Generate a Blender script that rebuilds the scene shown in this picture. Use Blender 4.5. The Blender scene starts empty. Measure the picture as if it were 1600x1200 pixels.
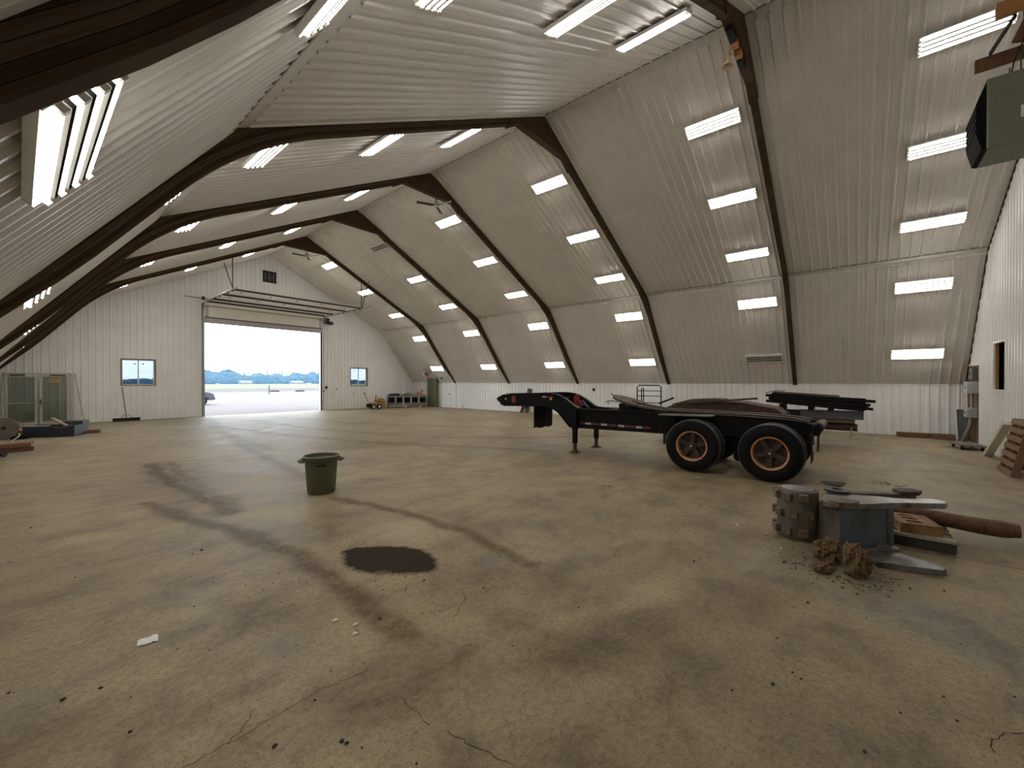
import bpy, math, random
import numpy as np
from mathutils import Vector, Matrix, Euler, noise

R = math.radians
random.seed(7)
SC = bpy.context.scene
COL = SC.collection

# ------------------------------------------------------------------ building measures (metres)
XL, XW = -0.838, 19.494          # left / right side walls
XR, ZR = 9.328, 9.195            # ridge
XF, ZF = 16.704, 5.388           # fold of the right roof slope (left one is mirrored)
XFL = 2 * XR - XF
ZK = 1.779                       # top of the low side walls
YF, YN = 26.11, -2.724           # far gable wall, near partition wall
Y0, BAY, TH = 1.768, 4.8835, 0.13  # first arch near face, arch spacing, arch thickness
XD1, XD2, ZD = 6.235, 12.326, 4.88  # overhead door opening
PER = 0.2290                     # panel rib spacing

def roof_z(x):
    d = abs(x - XR)
    if d <= XF - XR: return ZR + (ZF - ZR) * d / (XF - XR)
    return ZF + (ZK - ZF) * (d - (XF - XR)) / (XW - XF)

# ------------------------------------------------------------------ mesh helper
class MB:
    def __init__(self): self.v = []; self.f = []; self.uv = None; self.mi = []; self.cur = 0
    def add(self, vs, fs):
        o = len(self.v); self.v += [tuple(p) for p in vs]
        for f in fs: self.f.append(tuple(i + o for i in f)); self.mi.append(self.cur)
        return self
    def box(self, c, s, rot=None):
        x, y, z = s[0] / 2, s[1] / 2, s[2] / 2
        P = [Vector(p) for p in ((-x,-y,-z),(x,-y,-z),(x,y,-z),(-x,y,-z),(-x,-y,z),(x,-y,z),(x,y,z),(-x,y,z))]
        if rot is not None:
            m = rot if isinstance(rot, Matrix) else Euler(rot).to_matrix()
            P = [m @ p for p in P]
        c = Vector(c)
        return self.add([p + c for p in P], [(3,2,1,0),(4,5,6,7),(0,1,5,4),(1,2,6,5),(2,3,7,6),(3,0,4,7)])
    def b2(self, a, b): # box by two corners
        return self.box([(a[i] + b[i]) / 2 for i in range(3)], [abs(b[i] - a[i]) for i in range(3)])
    def bar(self, a, b, w, h=None, up=(0,0,1)): # rectangular bar from a to b
        a, b = Vector(a), Vector(b); h = h or w; d = (b - a); L = d.length; d.normalize()
        u = Vector(up)
        if abs(d.dot(u)) > .98: u = Vector((1,0,0))
        x = d.cross(u).normalized(); z = x.cross(d)
        return self.box((a + b) / 2, (w, L, h), Matrix((x, d, z)).transposed())
    def cyl(self, a, b, r0, r1=None, n=16, caps=True):
        r1 = r0 if r1 is None else r1
        a, b = Vector(a), Vector(b); d = (b - a).normalized()
        u = Vector((0,0,1)) if abs(d.z) < .9 else Vector((1,0,0))
        x = d.cross(u).normalized(); y = d.cross(x)
        vs = []
        for k in range(n):
            t = 2 * math.pi * k / n; e = x * math.cos(t) + y * math.sin(t)
            vs += [a + e * r0, b + e * r1]
        fs = [(2*k, 2*k+1, (2*k+3) % (2*n), (2*k+2) % (2*n)) for k in range(n)]
        if caps:
            fs.append(tuple(range(0, 2*n, 2))); fs.append(tuple(range(2*n-1, 0, -2)))
        return self.add(vs, fs)
    def tube(self, pts, r, n=8, closed=False):
        P = [Vector(p) for p in pts]; N = len(P); vs = []; prev = None
        for i, p in enumerate(P):
            d = (P[min(i+1, N-1)] - P[max(i-1, 0)]).normalized()
            if prev is None:
                u = Vector((0,0,1)) if abs(d.z) < .9 else Vector((1,0,0)); x = d.cross(u).normalized()
            else: x = (prev - d * prev.dot(d)).normalized()
            prev = x; y = d.cross(x)
            rr = r[i] if isinstance(r, (list, tuple)) else r
            for k in range(n):
                t = 2 * math.pi * k / n; vs.append(p + x * math.cos(t) * rr + y * math.sin(t) * rr)
        fs = []
        for i in range(N - 1):
            for k in range(n):
                fs.append((i*n+k, i*n+(k+1) % n, (i+1)*n+(k+1) % n, (i+1)*n+k))
        fs.append(tuple(range(n-1, -1, -1))); fs.append(tuple(range((N-1)*n, N*n)))
        return self.add(vs, fs)
    def prism(self, poly, f0, f1): # poly of 2D points, f0/f1 map (a,b)->3D for the two faces
        n = len(poly)
        vs = [f0(*p) for p in poly] + [f1(*p) for p in poly]
        fs = [tuple(range(n)), tuple(range(2*n-1, n-1, -1))] + [(i, i+n, (i+1) % n + n, (i+1) % n) for i in range(n)]
        return self.add(vs, fs)
    def lathe(self, prof, c=(0,0,0), axis='z', n=24, close=False): # prof: (r, h)
        vs = []; N = len(prof)
        for r, h in prof:
            for k in range(n):
                t = 2 * math.pi * k / n; a, b = r * math.cos(t), r * math.sin(t)
                p = {'z': (a, b, h), 'x': (h, a, b), 'y': (b, h, a)}[axis]
                vs.append((p[0]+c[0], p[1]+c[1], p[2]+c[2]))
        fs = []
        for i in range(N - 1 + (1 if close else 0)):
            j = (i + 1) % N
            for k in range(n): fs.append((i*n+k, i*n+(k+1) % n, j*n+(k+1) % n, j*n+k))
        return self.add(vs, fs)
    def blob(self, c, s, seed=0, amp=.25, fr=2., sub=3):
        import bmesh
        bm = bmesh.new(); bmesh.ops.create_icosphere(bm, subdivisions=sub, radius=1)
        vs = []
        for v in bm.verts:
            p = v.co.copy(); k = 1 + amp * noise.noise(p * fr + Vector((seed * 7.3, seed * 3.1, seed))) + amp * .5 * noise.noise(p * fr * 2.7 + Vector((seed, 9, 4)))
            vs.append((c[0] + p.x * s[0] * k, c[1] + p.y * s[1] * k, c[2] + p.z * s[2] * k))
        fs = [tuple(v.index for v in f.verts) for f in bm.faces]; bm.free()
        return self.add(vs, fs)
    def build(self, name, mat, parent=None, smooth=False, bevel=0, loc=None, rot=None, seg=2, fix=True):
        me = bpy.data.meshes.new(name); me.from_pydata(self.v, [], self.f)
        mats = mat if isinstance(mat, (list, tuple)) else [mat]
        for m in mats: me.materials.append(m)
        if len(mats) > 1: me.polygons.foreach_set('material_index', self.mi)
        if self.uv is not None:
            l = me.uv_layers.new(name='UVMap')
            idx = np.zeros(len(me.loops), dtype=np.int32); me.loops.foreach_get('vertex_index', idx)
            l.data.foreach_set('uv', np.array(self.uv, dtype=np.float32)[idx].ravel())
        if fix:
            import bmesh
            bm = bmesh.new(); bm.from_mesh(me); bmesh.ops.recalc_face_normals(bm, faces=bm.faces); bm.to_mesh(me); bm.free()
        if smooth:
            me.polygons.foreach_set('use_smooth', [True] * len(me.polygons))
            try: me.set_sharp_from_angle(angle=R(38))
            except Exception: pass
        me.update()
        o = bpy.data.objects.new(name, me); COL.objects.link(o)
        if parent is not None: o.parent = parent
        if loc is not None: o.location = loc
        if rot is not None: o.rotation_euler = rot
        if bevel:
            b = o.modifiers.new('bevel', 'BEVEL'); b.width = bevel; b.segments = seg; b.limit_method = 'ANGLE'; b.angle_limit = R(40)
        return o

def tag(o, label=None, cat=None, group=None, kind=None):
    if label: o['label'] = label
    if cat: o['category'] = cat
    if group: o['group'] = group
    if kind: o['kind'] = kind
    return o
def root(name, loc, label, cat, rot=(0,0,0), group=None):
    o = bpy.data.objects.new(name, None); COL.objects.link(o); o.location = loc; o.rotation_euler = rot
    o.empty_display_size = .1
    return tag(o, label, cat, group)
def copy_tree(o, parent=None):
    c = o.copy(); COL.objects.link(c); c.parent = parent
    for ch in list(o.children): copy_tree(ch, c)
    return c

# ------------------------------------------------------------------ materials
def newmat(name):
    m = bpy.data.materials.new(name); m.use_nodes = True
    nt = m.node_tree; b = nt.nodes['Principled BSDF']
    return m, nt, b
def N(nt, t, **kw):
    n = nt.nodes.new(t)
    for k, v in kw.items():
        if k in n.inputs.keys(): n.inputs[k].default_value = v
        else: setattr(n, k, v)
    return n
def ramp(nt, src, stops):
    r = nt.nodes.new('ShaderNodeValToRGB'); e = r.color_ramp.elements
    while len(e) < len(stops): e.new(.5)
    for i, (p, c) in enumerate(stops):
        e[i].position = p; e[i].color = c if len(c) == 4 else (*c, 1)
    nt.links.new(src, r.inputs[0]); return r
def mixc(nt, fac, a, b, mode='MIX'):
    m = nt.nodes.new('ShaderNodeMix'); m.data_type = 'RGBA'; m.blend_type = mode
    for s, v in ((m.inputs[0], fac), (m.inputs[6], a), (m.inputs[7], b)):
        if hasattr(v, 'is_linked') or hasattr(v, 'links'): nt.links.new(v, s)
        else: s.default_value = v if not isinstance(v, tuple) or len(v) == 4 else (*v, 1)
    return m.outputs[2]
def mathn(nt, op, a, b=None, c=None):
    m = nt.nodes.new('ShaderNodeMath'); m.operation = op
    for i, v in enumerate((a, b, c)):
        if v is None: continue
        if hasattr(v, 'links'): nt.links.new(v, m.inputs[i])
        else: m.inputs[i].default_value = v
    return m.outputs[0]
def coord(nt, kind='Object', scale=(1,1,1), rot=(0,0,0)):
    t = nt.nodes.new('ShaderNodeTexCoord'); mp = nt.nodes.new('ShaderNodeMapping')
    mp.inputs['Scale'].default_value = scale; mp.inputs['Rotation'].default_value = rot
    nt.links.new(t.outputs[kind], mp.inputs[0]); return mp.outputs[0]
def pm(name, c1, c2=None, scale=6, rough=.6, metal=0, bump=0, detail=6, stretch=(1,1,1), spec=.5, lo=.35, hi=.65, roughvar=0):
    m, nt, b = newmat(name); c2 = c2 or tuple(x * .8 for x in c1)
    n = N(nt, 'ShaderNodeTexNoise', Scale=scale, Detail=detail, Roughness=.6)
    nt.links.new(coord(nt, 'Object', stretch), n.inputs['Vector'])
    r = ramp(nt, n.outputs[0], [(lo, c1), (hi, c2)])
    nt.links.new(r.outputs[0], b.inputs['Base Color'])
    b.inputs['Roughness'].default_value = rough; b.inputs['Metallic'].default_value = metal
    b.inputs['Specular IOR Level'].default_value = spec
    if bump:
        bp = N(nt, 'ShaderNodeBump', Strength=bump, Distance=.01)
        nt.links.new(n.outputs[0], bp.inputs['Height']); nt.links.new(bp.outputs[0], b.inputs['Normal'])
    return m

def panel_mat(name, c1, c2, rough, uvscrews=True, mott=1.3, spec=.5):
    m, nt, b = newmat(name)
    n = N(nt, 'ShaderNodeTexNoise', Scale=mott, Detail=7, Roughness=.65)
    nt.links.new(coord(nt, 'Object', (1,1,1)), n.inputs['Vector'])
    col = ramp(nt, n.outputs[0], [(.3, c1), (.72, c2)]).outputs[0]
    n2 = N(nt, 'ShaderNodeTexNoise', Scale=22, Detail=4, Roughness=.7)
    nt.links.new(coord(nt, 'Object'), n2.inputs['Vector'])
    sp = ramp(nt, n2.outputs[0], [(.60, (1,1,1)), (.74, (.78,.76,.72))]).outputs[0]
    col = mixc(nt, 1.0, col, sp, 'MULTIPLY')
    if uvscrews:
        t = nt.nodes.new('ShaderNodeUVMap'); t.uv_map = 'UVMap'
        s = nt.nodes.new('ShaderNodeSeparateXYZ'); nt.links.new(t.outputs[0], s.inputs[0])
        u = mathn(nt, 'MULTIPLY', mathn(nt, 'SUBTRACT', mathn(nt, 'FRACT', mathn(nt, 'DIVIDE', s.outputs[0], PER)), .58), PER)
        v = mathn(nt, 'MULTIPLY', mathn(nt, 'SUBTRACT', mathn(nt, 'FRACT', mathn(nt, 'DIVIDE', s.outputs[1], .61)), .5), .61)
        d = mathn(nt, 'SQRT', mathn(nt, 'ADD', mathn(nt, 'MULTIPLY', u, u), mathn(nt, 'MULTIPLY', v, v)))
        k = mathn(nt, 'LESS_THAN', d, .008)
        col = mixc(nt, k, col, (.05,.045,.04))
    nt.links.new(col, b.inputs['Base Color'])
    rr = ramp(nt, n.outputs[0], [(.3, (rough,)*3), (.75, (min(1, rough + .14),)*3)]); nt.links.new(rr.outputs[0], b.inputs['Roughness'])
    b.inputs['Specular IOR Level'].default_value = spec
    return m

def wood_uv(name, cols, rough=.6):
    # laminated timber: UV u along the length, v across the laminations (metres)
    m, nt, b = newmat(name)
    t = nt.nodes.new('ShaderNodeUVMap'); t.uv_map = 'UVMap'
    s = nt.nodes.new('ShaderNodeSeparateXYZ'); nt.links.new(t.outputs[0], s.inputs[0])
    q = mathn(nt, 'DIVIDE', s.outputs[1], .038)
    w = N(nt, 'ShaderNodeTexWhiteNoise', noise_dimensions='1D'); nt.links.new(mathn(nt, 'FLOOR', q), w.inputs['W'])
    mp = N(nt, 'ShaderNodeMapping'); mp.inputs['Scale'].default_value = (2.2, 60, 1); nt.links.new(t.outputs[0], mp.inputs[0])
    n = N(nt, 'ShaderNodeTexNoise', Scale=1, Detail=6, Roughness=.6); nt.links.new(mp.outputs[0], n.inputs['Vector'])
    g = mathn(nt, 'ADD', mathn(nt, 'MULTIPLY', n.outputs[0], .65), mathn(nt, 'MULTIPLY', w.outputs[0], .35))
    col = ramp(nt, g, [(.25, cols[0]), (.5, cols[1]), (.75, cols[2])]).outputs[0]
    fr = mathn(nt, 'FRACT', q); ln = mathn(nt, 'LESS_THAN', fr, .07)
    col = mixc(nt, ln, col, tuple(c * .35 for c in cols[0]))
    nt.links.new(col, b.inputs['Base Color']); b.inputs['Roughness'].default_value = rough
    b.inputs['Specular IOR Level'].default_value = .02
    return m

M = {}
M['ceil'] = panel_mat('warm_white_roof_panel', (.68,.645,.585), (.60,.565,.51), .36)  # somewhat darker and warmer than the wall panels
M['wall'] = panel_mat('white_wall_panel', (.82,.81,.79), (.75,.735,.715), .38)
M['trim'] = pm('white_trim', (.64,.605,.55), (.56,.53,.48), 3, .4)
M['gap'] = pm('dark_gap', (.015,.014,.013), rough=.9)
M['arch'] = wood_uv('glued_laminated_timber', ((.032,.022,.014), (.065,.043,.027), (.11,.075,.048)), .85)
M['ply'] = pm('dark_plywood', (.055,.030,.018), (.085,.048,.028), 3, .75, stretch=(1,1,8), spec=.05)
M['tin'] = pm('white_enamel', (.78,.77,.72), (.70,.69,.63), 5, .35)
M['ridge'] = pm('ridge_gap_shade', (.035,.034,.03), rough=.9, spec=0)  # darkness between the tubes, put into the ridge colour
def emis(name, col, s):
    m, nt, b = newmat(name)
    b.inputs['Base Color'].default_value = (.9,.9,.9,1); b.inputs['Emission Color'].default_value = (*col, 1); b.inputs['Emission Strength'].default_value = s
    return m
TUBE = 33.0
M['lit'] = emis('lit_fluorescent_tube', (1.0, .965, .90), TUBE)
M['dead'] = pm('dead_tube', (.72,.72,.70), rough=.25)
M['black'] = pm('black_paint', (.0055,.0055,.0065), (.009,.0085,.009), 9, .42, lo=.4, hi=.7, spec=.10)
M['blackrough'] = pm('black_dull', (.008,.008,.008), (.016,.015,.014), 12, .7, spec=.10)
M['rubber'] = pm('tyre_rubber', (.006,.006,.006), (.010,.0095,.009), 8, .65, bump=.1, spec=.10)
M['tread'] = pm('worn_tread', (.035,.034,.034), (.055,.054,.052), 30, .6)
M['rust'] = pm('rust', (.085,.035,.018), (.030,.016,.011), 14, .75, bump=.2)
M['rim'] = pm('orange_rusty_rim', (.62,.34,.19), (.42,.18,.08), 16, .5, metal=.25, bump=.1)
M['hub'] = pm('brown_rusty_hub', (.060,.028,.014), (.011,.008,.007), 18, .6, bump=.2)
M['steelgrey'] = pm('grey_steel', (.17,.165,.16), (.12,.115,.11), 10, .5, metal=.3)
M['galv'] = pm('galvanised_steel', (.42,.42,.41), (.32,.32,.31), 14, .42, metal=.6)
M['darksteel'] = pm('dark_steel', (.03,.03,.032), (.05,.046,.042), 10, .5, metal=.3)
M['plategrey'] = pm('worn_plate', (.16,.145,.125), (.09,.078,.066), 8, .6)
M['fifth'] = pm('rusty_dark_plate', (.085,.056,.040), (.038,.029,.024), 9, .6, spec=.25)
M['red'] = pm('red_plastic', (.42,.03,.022), (.30,.02,.016), 8, .4)
M['redtape'] = pm('red_tape', (.13,.014,.014), (.09,.012,.012), 60, .45)
M['whitetape'] = pm('white_tape', (.42,.41,.40), (.30,.29,.28), 60, .45)
M['amber'] = pm('amber_lens', (.75,.42,.06), (.6,.3,.04), 8, .3)
M['bluewire'] = pm('dark_blue_hose', (.012,.016,.05), (.01,.012,.03), 8, .5)
M['white'] = pm('white_plastic', (.75,.75,.73), (.68,.68,.66), 5, .5)
M['can'] = pm('olive_green_plastic', (.075,.076,.036), (.058,.060,.030), 4, .5)
M['canrim'] = pm('olive_rim_highlight', (.21,.205,.14), (.12,.12,.075), 9, .5)  # highlight along the can's rim, put into a paler olive
M['woodlight'] = pm('light_lumber', (.34,.235,.135), (.24,.16,.09), 5, .7, stretch=(1,9,9))
M['woodlighty'] = pm('orange_lumber', (.46,.235,.085), (.33,.155,.055), 5, .65, stretch=(9,1,9))
M['woodred'] = pm('red_brown_lumber', (.21,.095,.052), (.13,.06,.034), 6, .7, stretch=(9,2,9))
M['woodbrown'] = pm('brown_board', (.17,.082,.036), (.105,.05,.023), 4, .7, stretch=(6,6,1))
M['pallet'] = pm('weathered_pallet', (.15,.122,.085), (.085,.068,.048), 6, .8, stretch=(1,8,8))
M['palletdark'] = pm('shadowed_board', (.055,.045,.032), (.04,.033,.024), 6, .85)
M['palletpale'] = pm('pale_pallet_board', (.44,.39,.30), (.33,.285,.21), 6, .75, stretch=(8,8,1))
M['palletbrown'] = pm('brown_pallet_board', (.24,.135,.075), (.14,.08,.045), 6, .75, stretch=(2,8,8))
M['log'] = pm('brown_log', (.155,.075,.032), (.055,.028,.014), 4, .65, bump=.35, stretch=(9,9,1.2))
M['block'] = pm('holed_wood_block', (.36,.205,.085), (.17,.065,.026), 7, .7, bump=.2)
M['blue'] = pm('worn_blue_grey_paint', (.085,.105,.13), (.060,.060,.056), 5, .5, bump=.08, lo=.4, hi=.66)
M['bluebeam'] = pm('blue_grey_steel', (.15,.155,.17), (.11,.11,.12), 5, .5)
M['bluedk'] = pm('rusty_blue_grey', (.15,.105,.068), (.060,.066,.068), 7, .7, bump=.25)
M['platetop'] = pm('worn_shiny_plate', (.25,.25,.255), (.085,.065,.05), 4, .40, metal=.5, bump=.1)
M['lug'] = pm('rusty_lug', (.165,.115,.072), (.07,.045,.03), 14, .75, bump=.3)
M['mud'] = pm('dried_mud', (.20,.125,.055), (.06,.036,.018), 26, .95, bump=.9)
M['olivedoor'] = pm('olive_green_door', (.095,.115,.05), (.08,.098,.042), 3, .5)
M['cream'] = pm('cream_jamb', (.62,.52,.36), (.54,.44,.30), 5, .6)
M['heater'] = pm('green_grey_enamel', (.19,.205,.15), (.165,.18,.13), 60, .38)
M['heaterdk'] = pm('dark_louvre', (.008,.008,.007), rough=.7, spec=.08)
M['alu'] = pm('dull_aluminium', (.44,.41,.36), (.36,.335,.29), 6, .42, metal=.35)
M['navy'] = pm('navy_black_steel', (.009,.011,.02), (.014,.015,.02), 6, .5)
M['olivebox'] = pm('olive_metal', (.06,.058,.042), (.045,.042,.03), 6, .6)
M['roll'] = pm('grey_brown_roll', (.15,.13,.10), (.10,.085,.065), 8, .85)
M['concpatch'] = pm('grey_concrete', (.62,.57,.46), (.52,.475,.37), 9, .85, bump=.2)
M['slabdark'] = pm('dark_grey_slab', (.085,.088,.085), (.06,.06,.058), 8, .7)
M['elecgrey'] = pm('grey_enamel_box', (.36,.37,.37), (.31,.32,.32), 6, .45)
M['elecdark'] = pm('dark_grey_box', (.10,.105,.105), (.08,.082,.082), 6, .5)
M['doorpanel'] = pm('white_door_panel', (.88,.83,.76), (.82,.77,.70), 2, .45)
M['doorgrey'] = pm('lilac_grey_door_panel', (.50,.47,.47), (.44,.41,.41), 2, .5)
M['strut'] = pm('dark_brown_strut', (.055,.040,.034), (.04,.03,.025), 8, .55)
M['yellow'] = pm('dirty_yellow', (.36,.22,.05), (.17,.09,.03), 20, .6)
M['orange'] = pm('orange_plastic', (.50,.16,.05), (.36,.1,.03), 20, .6)
M['tan'] = pm('tan_wood', (.38,.27,.15), (.28,.2,.11), 6, .7)
M['paper'] = pm('white_paper', (.80,.79,.75), (.72,.71,.67), 8, .85)
M['clod'] = pm('dark_clod', (.035,.028,.02), (.02,.016,.012), 20, .95)
M['straw'] = pm('straw', (.50,.42,.24), (.36,.29,.15), 20, .9)
M['gravel'] = pm('pale_pink_gravel', (.132,.112,.108), (.116,.098,.094), .9, .95, detail=10)
M['grass'] = pm('pale_green_grass', (.095,.110,.040), (.115,.112,.055), .05, .95, detail=10)
M['rubble'] = pm('grey_stubble', (.078,.066,.063), (.052,.047,.043), .25, .95, detail=10)
M['leaf'] = pm('tree_foliage', (.022,.042,.034), (.015,.03,.028), .3, .9)
M['bark'] = pm('tree_bark', (.08,.06,.045), rough=.9)
M['barn'] = pm('pale_metal_shed', (.12,.11,.115), rough=.6)
M['carpaint'] = pm('dark_blue_car_paint', (.085,.085,.105), (.075,.075,.095), 3, .25)
M['carglass'] = pm('dark_car_glass', (.02,.025,.03), rough=.08)
M['alloy'] = pm('alloy_wheel', (.5,.5,.52), rough=.35, metal=.7)
M['insidewall'] = pm('unlit_room_boards', (.05,.04,.03), rough=.9)

def glassmat(name, tint, gl=.12, rough=.02):
    m, nt, b = newmat(name); nt.nodes.remove(b)
    o = nt.nodes['Material Output']
    t = N(nt, 'ShaderNodeBsdfTransparent'); t.inputs[0].default_value = (*tint, 1)
    g = N(nt, 'ShaderNodeBsdfGlossy'); g.inputs['Roughness'].default_value = rough
    f = N(nt, 'ShaderNodeFresnel'); f.inputs[0].default_value = 1.5 if gl else 1.2
    k = mathn(nt, 'ADD', f.outputs[0], gl)
    mx = N(nt, 'ShaderNodeMixShader'); nt.links.new(k, mx.inputs[0]); nt.links.new(t.outputs[0], mx.inputs[1]); nt.links.new(g.outputs[0], mx.inputs[2])
    nt.links.new(mx.outputs[0], o.inputs[0]); return m
def clearpane(name, tint):
    m, nt, b = newmat(name); nt.nodes.remove(b)
    t = N(nt, 'ShaderNodeBsdfTransparent'); t.inputs[0].default_value = (*tint, 1); nt.links.new(t.outputs[0], nt.nodes['Material Output'].inputs[0]); return m
M['winglass'] = clearpane('window_glass', (.415,.435,.46))
M['doorglass'] = glassmat('greenish_door_glass', (.74,.78,.72), .04)

# ------------------------------------------------------------------ floor
def seg_dist(P, pts):
    d = np.full(len(P), 1e9)
    for a, b in zip(pts[:-1], pts[1:]):
        a = np.array(a); b = np.array(b); ab = b - a
        t = np.clip(((P - a) @ ab) / max(ab @ ab, 1e-9), 0, 1)
        d = np.minimum(d, np.linalg.norm(P - a - t[:, None] * ab, axis=1))
    return d
def inside(P, poly):
    c = np.zeros(len(P), bool); n = len(poly)
    for i in range(n):
        (x1, y1), (x2, y2) = poly[i], poly[(i + 1) % n]
        if y1 == y2: continue
        k = ((P[:, 1] < y1) != (P[:, 1] < y2)) & (P[:, 0] < (x2 - x1) * (P[:, 1] - y1) / (y2 - y1) + x1)
        c ^= k
    return c
def sd_poly(P, poly):
    d = seg_dist(P, list(poly) + [poly[0]])
    return np.where(inside(P, poly), -d, d)
def soft(d, w): return np.clip(.5 - d / (2 * w), 0, 1) ** 1.2

gx = np.concatenate([np.arange(XL - .2, 7.2, .045), np.arange(7.2, XW + .25, .16)])
gy = np.concatenate([np.arange(YN - .2, 9.4, .05), np.arange(9.4, YF + .22, .13)])
GX, GY = np.meshgrid(gx, gy); P = np.stack([GX.ravel(), GY.ravel()], 1)
nx, ny = len(gx), len(gy)
dark = np.zeros(len(P)); light = np.zeros(len(P)); oil = np.zeros(len(P)); warm = np.zeros(len(P))
wob = np.array([[noise.noise(Vector((x * 2.1, y * 2.1, 0))), noise.noise(Vector((x * 2.1, y * 2.1, 5)))] for x, y in P]) * .10
Q = P + wob
OIL = [(2.19,4.21),(2.37,4.23),(2.59,4.0),(2.71,3.82),(2.78,3.63),(2.73,3.38),(2.65,3.18),(2.54,3.11),(2.37,3.29),(2.22,3.54),(2.13,3.86)]
oil = np.maximum(oil, soft(sd_poly(Q, OIL), .12))
TR = [([(1.2,8.2),(1.47,6.72),(1.66,6.12),(1.78,5.39),(1.85,4.67),(1.86,3.96),(1.85,3.45),(1.81,3.02),(1.78,2.5)], .13, .85),
      ([(1.9,11.95),(1.77,10.41),(1.77,9.25),(1.86,7.76),(1.9,6.72)], .16, .95),
      ([(2.19,11.88),(2.02,9.91),(2.04,8.45),(2.06,6.91)], .12, .7),
      ([(4.2,14.5),(3.98,12.48),(3.72,10.07),(3.52,8.13)], .13, .6),
      ([(3.2,6.3),(3.35,5.35),(3.49,4.62),(3.49,3.85),(3.38,3.19),(3.30,2.5)], .085, .8),
      ([(5.2,21),(5.6,16),(6.8,11),(8.2,8.2),(8.8,6.5)], .2, .45), ([(7.0,22),(7.3,16),(8.6,11),(10.5,8.2),(12.8,6.5)], .18, .4),
      ([(8.5,23),(9.5,17),(11.5,12),(15,8.0)], .2, .4), ([(6,24),(4.6,17),(4.3,12)], .2, .4),
      ([(3.0,2.2),(4.2,1.5),(5.5,.9)], .25, .3), ([(2.2,1.6),(3.2,1.1),(4.4,.4)], .22, .3)]
for pts, w, a in TR:
    d = seg_dist(Q, pts); dark = np.maximum(dark, a * soft(np.abs(d) - w, w * .55))
for poly, w, a in [([(1.83,12.03),(2.46,10.27),(2.3,8.45),(1.79,6.86),(1.44,7.27),(1.12,8.91)], .5, .55),
                   ([(1.09,4.03),(1.37,3.85),(1.49,3.4),(1.35,3.23),(1.02,3.62)], .22, .7),
                   ([(1.77,2.17),(2.01,2.02),(1.8,1.98),(1.61,2.16)], .12, .5),
                   ([(5.6,1.52),(6.05,.64),(5.38,.54),(5.16,1.23)], .3, .55),
                   ([(5.3,.6),(5.6,-.4),(4.8,-.2),(4.8,.5)], .3, .5),
                   ([(2.6,3.1),(3.0,2.4),(2.5,2.1),(2.2,2.7)], .5, .35)]:
    dark = np.maximum(dark, a * soft(sd_poly(Q, poly), w))
for poly, w, a in [([(3.11,4.87),(3.49,4.42),(3.23,3.67),(2.77,3.78),(2.63,4.39)], .3, .8),
                   ([(.93,4.56),(1.12,4.32),(1.02,3.75),(.84,3.84)], .12, .7),
                   ([(2.07,6.75),(2.69,5.91),(2.26,5.69),(1.85,6.27)], .3, .7),
                   ([(3.6,1.9),(4.1,1.4),(3.9,1.1),(3.3,1.5)], .35, .45)]:
    light = np.maximum(light, a * soft(sd_poly(Q, poly), w))
light = light * (1 - dark)
for poly, w, a in [([(1.02,3.32),(1.27,3.2),(1.36,2.85),(1.06,2.91)], .1, .8), ([(3.07,3.04),(3.28,2.91),(3.19,2.66),(2.93,2.85)], .1, .9),
                   ([(4.77,1.13),(4.97,.78),(4.73,.77),(4.56,1.02)], .07, .6), ([(2.6,9.6),(2.9,9.2),(2.6,8.6),(2.3,9.0)], .2, .6)]:
    warm = np.maximum(warm, a * soft(sd_poly(Q, poly), w))   # grey scrubbed patches
fl = MB(); fl.v = [(x, y, 0) for x, y in P]
fl.f = [(j*nx+i, j*nx+i+1, (j+1)*nx+i+1, (j+1)*nx+i) for j in range(ny-1) for i in range(nx-1)]; fl.mi = [0]*len(fl.f)

m, nt, b = newmat('stained_concrete'); M['floor'] = m
co = coord(nt, 'Object')
def nz(sc, det=6, ro=.6, vec=co, dist=0):
    n = N(nt, 'ShaderNodeTexNoise', Scale=sc, Detail=det, Roughness=ro, Distortion=dist); nt.links.new(vec, n.inputs['Vector']); return n.outputs[0]
big = nz(.33, 5, .6, dist=.8); mid = nz(1.7, 7, .65, dist=.4); fine = nz(24, 7, .75); grit = nz(90, 3, .6)
col = ramp(nt, big, [(.36, (.205,.163,.102)), (.52, (.272,.216,.137)), (.68, (.238,.204,.148))]).outputs[0]
col = mixc(nt, 1, col, ramp(nt, mid, [(.30, (.56,.52,.47)), (.5, (1,1,1)), (.7, (1.28,1.27,1.22))]).outputs[0], 'MULTIPLY')
col = mixc(nt, 1, col, ramp(nt, fine, [(.32, (.68,.66,.63)), (.52, (1,1,1)), (.7, (1.2,1.2,1.17))]).outputs[0], 'MULTIPLY')
col = mixc(nt, 1, col, ramp(nt, grit, [(.30, (.42,.39,.36)), (.43, (1,1,1)), (.62, (1.05,1.05,1.05)), (.72, (1.45,1.42,1.36))]).outputs[0], 'MULTIPLY')
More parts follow.
